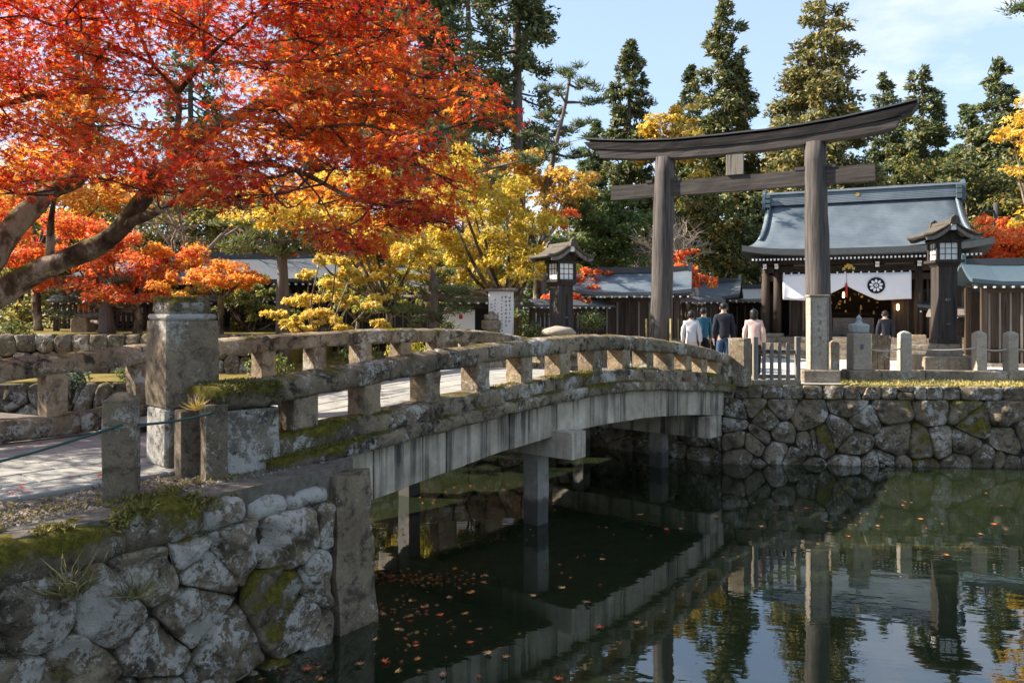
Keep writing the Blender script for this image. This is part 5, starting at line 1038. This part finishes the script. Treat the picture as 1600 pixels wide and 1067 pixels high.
cedar(985, 55, 66, 46, 430, 'slender cedar with pointed top left of the torii lintel', CG + CB[:1]); cedar(1135, 50, 8, 62, 430, 'tall cedar rising over the middle of the torii lintel', CG + CB[:2]); cedar(1079, 62, 108, 36, 430, 'small far cedar beside the yellow ginkgo', CG)
cedar(1287, 46, -22, 84, 420, 'tallest broad golden-lit cedar above the near torii pillar', CB + CG[:2], 40); cedar(1384, 62, 120, 36, 430, 'small far cedar behind the raised end of the torii lintel', CG); cedar(1443, 55, 113, 50, 430, 'bushy cedar just right of the torii lintel tip', CG + CB[:1])
cedar(1511, 58, 168, 42, 430, 'short pointed cedar above the shrine roof end', CG); cedar(1563, 52, 96, 46, 430, 'lean cedar nearest the right picture edge', CG + CB[:1]); cedar(1660, 44, 60, 70, 430, 'cedar mostly beyond the right picture edge', CG)
cedar(1215, 66, 190, 40, 430, 'far low cedar filling between the two tall cedars', CG); cedar(930, 66, 190, 34, 430, 'far faint cedar left of the slender cedar', CG)
LG = 'old cedars behind the bridge'
cedar(808, 38, -230, 64, 250, 'old cedar with bare grey lower trunk at the centre', CG + CB[:1], 36, .34, .52, LG, .5); cedar(664, 35, -330, 90, 300, 'massive cedar trunk behind the golden maple', CG, 34, .42, .6, LG, .5); cedar(730, 45, -160, 70, 320, 'cedar standing between the two old trunks', CG + CB[:1], 30, .28, .42, LG, .6)
cedar(556, 37, -320, 85, 250, 'old cedar partly hidden by red maple leaves', CG, 30, .36, .6, LG, .5); cedar(480, 48, -200, 75, 330, 'cedar behind the upper red maple sprays', CG + CB[:1], 24, .3, .6, LG, .6); cedar(300, 52, -80, 60, 360, 'cedar glimpsed through gaps in the red maple', CG, 22, .28, .5, LG, .6); cedar(120, 50, -40, 60, 380, 'cedar farthest left behind the maple', CG, 22, .28, .45, LG, .6)
# thin leaning pine with open crown
def pine(px, Y, z0, trunk_pts, pads, label, r=.16, pal=DGR, n0=260, nl=.20, name='pine_tree'):
    c0 = P(px, 500, Y); rt = root(name, (c0[0], c0[1], z0), label, 'tree'); T = [P(*q[:2], Y) for q in trunk_pts]; T[0] = np.array([T[0][0], Y, z0 - .1]); br_ = [(T, r, .03)]; sp_ = smooth_path(T, 5)
    pos, nr2, tp3 = [], [], []
    for q in pads:
        c = P(q[0], q[1], Y + rng.normal() * .6); rad = q[2] * Y / FPX; j = sp_[np.argmin(np.linalg.norm(sp_ - c + [0, 0, .25 * rad], axis=1))]; br_.append(([j, (j + c) / 2 + rng.normal(size=3) * .1 * rad, c], r * .4, .015)); 
        for _ in range(max(4, int(9 * rad))):
            cc_ = c + rng.normal(size=3) * np.array([rad * .5, rad * .5, rad * .16]); br_.append(([c, cc_], .018, .006)); n = int(n0 * .22); d = rng.normal(size=(n, 3)); d[:, 2] = np.abs(d[:, 2]) * .8 + .15; d /= np.linalg.norm(d, axis=1, keepdims=True); pos.append(cc_ + d * .04 + rng.normal(size=(n, 3)) * [.10, .10, .04]); tp3.append(d); nr2.append(np.cross(d, rng.normal(size=(n, 3))))
    branch_mesh(br_, 'trunk', 'cedarbark', rt, 8, int(px)); pos = np.vstack(pos); tv = [(-.09, 0, 0), (.09, 0, 0), (0, 1, 0)]
    scatter('crown', tv, [(0, 1, 2)], pos, np.vstack(nr2), nl * (.7 + .5 * rng.random(len(pos))), palette(len(pos), pal, jit=.25), 'needle', rt, tip=np.vstack(tp3))
pine(848, 30, LAND, [(848, 520), (852, 330), (866, 240), (884, 160), (890, 115)], [(890, 115, 26), (868, 140, 26), (915, 135, 26), (925, 165, 22), (860, 180, 30), (905, 200, 30), (875, 225, 30), (850, 250, 30), (910, 245, 24), (840, 210, 22), (895, 280, 24)], 'thin leaning pine with open crown behind the left lantern', .15, DGR, 300, .26)
PG = [(.10, .13, .03), (.15, .175, .04), (.065, .09, .025), (.23, .225, .06)]
pine(441, 20, TZ - .9, [(441, 520), (442, 450), (440, 400), (436, 350), (420, 320)], [(350, 385, 34), (385, 372, 36), (420, 360, 36), (460, 375, 36), (490, 395, 28), (400, 395, 34), (440, 398, 34), (365, 350, 26), (455, 345, 30), (410, 335, 28)], 'garden pine with cloud-shaped layers behind the far railing', .20, PG, 420, .15)
pine(168, 21, TZ, [(168, 525), (166, 470), (164, 430), (168, 400)], [(120, 470, 30), (105, 490, 26), (135, 500, 26), (160, 440, 28), (185, 440, 22), (110, 455, 20)], 'small grey-green pine on the left terrace wall', .22, [(.10, .12, .06), (.16, .17, .09), (.07, .085, .04)], 380, .13)
pine(690, 19.5, LAND, [(680, 520), (676, 440), (672, 390)], [(620, 462, 36), (655, 445, 36), (690, 455, 38), (640, 485, 36), (680, 490, 40), (715, 480, 30), (610, 490, 26), (700, 430, 26), (735, 455, 26), (650, 505, 36), (700, 510, 34)], 'low dark pine beside the notice house', .16, DGR + PG[:2], 420, .14)
pine(720, 26, LAND, [(740, 520), (735, 400), (720, 290), (700, 230)], [(650, 215, 34), (690, 200, 34), (640, 250, 34), (700, 245, 38), (750, 260, 36), (780, 280, 32), (735, 220, 30), (680, 275, 30), (820, 250, 26), (640, 300, 26)], 'dark pine with level branches above the golden maple', .18, DGR, 420, .2)
pine(1760, 13, LAND, [(1760, 620), (1750, 300), (1730, 100), (1700, -60)], [(1605, 15, 26), (1630, -20, 40), (1640, 35, 30), (1680, 0, 50), (1700, 90, 50), (1660, -70, 50)], 'dark pine whose branch tips enter the top right corner', .2, DGR, 420, .15)
# bare tree by the shrine and brown bare crown behind the orange maple
def bare(px, Y, z0, h, spread, label, seed, mat='baretwig', lv=5, r=.16):
    rr_ = np.random.default_rng(seed); c0 = P(px, 500, Y); rt = root('bare_tree', (c0[0], c0[1], z0), label, 'tree'); b = MB(); tw_ = MB()
    def grow(p, d, L, rad, k_):
        q = p + d * L * .5 + rr_.normal(size=3) * .06 * L; e = p + d * L + rr_.normal(size=3) * .05 * L; (b if k_ < 3 else tw_).tube([p, q, e], [rad, rad * .85, rad * .65], 7 if k_ < 2 else 4)
        if k_ < lv:
            for _ in range(3 if k_ < 3 else 4):
                nd = d + rr_.normal(size=3) * spread; nd[2] = nd[2] * .8 + .12; nd /= np.linalg.norm(nd); grow(p + (e - p) * (.55 + .45 * rr_.random()), nd, L * (.62 + .18 * rr_.random()), rad * .55, k_ + 1)
    grow(np.array([c0[0], c0[1], z0 - .1]), np.array([.05, 0, 1.0]), h * .36, r, 0); b.build('trunk', mat, rt, True); tw_.build('twigs', mat, rt)['kind'] = 'stuff'
bare(1090, 29, LAND, 6.2, .55, 'leafless pale-twigged tree left of the shrine roof', 3); bare(1055, 33, LAND, 6.8, .5, 'second leafless tree behind the far torii pillar', 8); bare(300, 28, TZ, 6.4, .6, 'brown leafless tree above the small orange maple', 5, 'browntwig'); bare(380, 30, LAND, 6.5, .55, 'bare brown tree behind the garden pine', 15, 'browntwig')
# shrubs
def shrub(px, py, Y, r, pal, label, leaf=.07, n=900, flat=.7):
    c = P(px, py, Y); rt = root('shrub', c - [0, 0, r * flat], label, 'shrub'); pos, d = leafset(n, c, (r, r, r * flat)); scatter('crown', *LEAFQ, pos + rng.normal(size=pos.shape) * .05, d + rng.normal(size=d.shape) * .5, leaf * (.7 + .6 * rng.random(n)), palette(n, pal), 'leaf', rt)
    branch_mesh([([c - [0, 0, r * flat + .3], c + rng.normal(size=3) * r * .5], .02, .006) for _ in range(7)], 'stem', 'twig', rt)
for a_ in ((560, 560, 16.6, .5, GRN + PG[:1], 'green shrub seen through the middle of the far railing'), (640, 555, 17.2, .55, YG, 'yellow-green shrub right of the middle railing shrub'), (420, 575, 15.8, .45, GRN + YG[:1], 'shrub behind the far railing beside the gate post'),
           (110, 590, 15.6, .35, [(.12, .17, .10), (.2, .25, .16), (.06, .1, .05)], 'pale green plant seen through the leftmost railing gap'), (215, 580, 16.4, .45, PG, 'low plant between leftmost railing and gate post'), (20, 520, 19.8, .5, PG, 'low bush on the left terrace'), (255, 505, 21.5, .4, PG, 'small bush beside the gate post cap'), (735, 540, 18.3, .4, PG, 'round bush at the foot of the carved block pillar'), (830, 520, 19.4, .35, GRN, 'dark bush between sign and lantern'), (925, 500, 20, .35, GRN, 'low bush right of the left lantern')): shrub(*a_)
# distant wood
n = 42000; X = rng.uniform(-75, 75, n); Yw = rng.uniform(66, 84, n); hmax = 9.5 + 3.5 * fbm(np.c_[X * .12, Yw * .1, np.zeros(n)], 4, 3); Z = LAND + hmax * rng.random(n) ** .75
o = scatter('distant_wood', *LEAFQ, np.c_[X, Yw, Z], rng.normal(size=(n, 3)) + [0, -.3, .6], .62 * (.7 + .6 * rng.random(n)), palette(n, GRN + DGR + GOLD[:2]), 'leaf', None, kind='stuff'); tag(o, 'dark mixed wood closing the view behind all the trees', 'wood')
# ------------------------------------------------------------------ leaves on the water and on the ground
def leaf_mesh(name, s_):
    v, f = star(1, .26, .08); me = bpy.data.meshes.new(name); me.from_pydata([(a * s_, b * s_, abs(c) * s_ * .9 + .006 + .012 * rng.random()) for a, b, c in v], [], f); return me
LM = []
for i, c_ in enumerate(((.55, .20, .05), (.62, .12, .04), (.70, .36, .12), (.40, .18, .09))): M['fl%d' % i] = plain('floating_leaf_%d' % i, c_, .5, .2, 30); me = leaf_mesh('floating_leaf', .055); me.materials.append(M['fl%d' % i]); LM.append(me)
spots = [(755, 910), (735, 1005), (740, 925), (748, 985), (655, 1030), (650, 1010), (765, 1022), (690, 1055), (790, 1028), (600, 1035), (585, 1000), (640, 965), (660, 950), (690, 962), (620, 985), (600, 960), (735, 928), (872, 1062), (835, 932), (915, 942), (995, 975), (938, 980), (880, 920), (760, 900), (710, 890), (1120, 808), (1290, 815), (1370, 822), (1440, 812), (1325, 838), (1190, 824), (1530, 835), (1410, 790), (1260, 795), (1000, 805), (1065, 827), (1480, 868), (1555, 820), (620, 1050), (560, 1040), (500, 1062), (480, 1045), (640, 940), (700, 935), (725, 960), (1040, 828), (940, 875), (1240, 860)]
for i, (px, py) in enumerate(spots):
    c = G(px, py, .004); o = link('floating_leaf', LM[i % 4], None, c, rng.random() * 6.28); o.scale = (1 + .4 * rng.random(),) * 3; tag(o, '%s maple leaf floating %s' % (('orange', 'red', 'pale tan', 'brown')[i % 4], 'close beside the boulder wall and granite slab' if px < 720 else 'in the dark water under the bridge reflection' if px < 1010 else 'on the reflections below the far boulder wall'), 'leaf', 'maple leaves floating on the pond')
def drift(n, px, py, sx, sy): return [G(px + rng.normal() * sx, max(745, py + rng.normal() * sy), .004) for _ in range(n)]
D_ = drift(170, 640, 903, 50, 6) + drift(60, 630, 960, 45, 18) + drift(24, 680, 1010, 70, 30) + drift(30, 470, 1045, 40, 16) + drift(80, 1300, 800, 200, 34) + drift(70, 760, 775, 60, 8) + drift(40, 900, 850, 160, 50) + drift(60, 720, 830, 60, 15)
n = len(D_); o = scatter('floating_leaves', *star(1, .26, .05), np.array(D_) + [0, 0, .006], np.array([[0, 0, 1.]] * n) + rng.normal(size=(n, 3)) * .14, .035 * (.5 + .9 * rng.random(n)), palette(n, [(.55, .20, .05), (.62, .12, .04), (.62, .34, .12), (.35, .16, .08)]), 'leaf', None, kind='stuff'); tag(o, 'drifts of small fallen leaves scattered over the pond', 'leaves')
gp = [np.array(bp(rng.uniform(-6, 10), rng.choice([-3.15, -.36]) + rng.normal() * .10 * (1 if rng.random() < .7 else 5), 0)) for _ in range(420)]
for q in gp: s_ = (q[:2] - B0) @ D; q[2] = float(deck(s_)) + .012 if s_ > .3 else LAND + .016
gp = np.array(gp); gp = gp[np.abs((gp[:, :2] - B0) @ NB + 1.75) < 1.42]; n = len(gp)
o = scatter('fallen_leaves', *star(1, .26, .12), gp, np.array([[0, 0, 1.]] * n) + rng.normal(size=(n, 3)) * .25, .04 * (.6 + .7 * rng.random(n)), palette(n, RED + ORG + [(.35, .2, .08)]), 'leaf', None, kind='stuff'); tag(o, 'fallen red leaves scattered along the bridge kerbs', 'leaves')
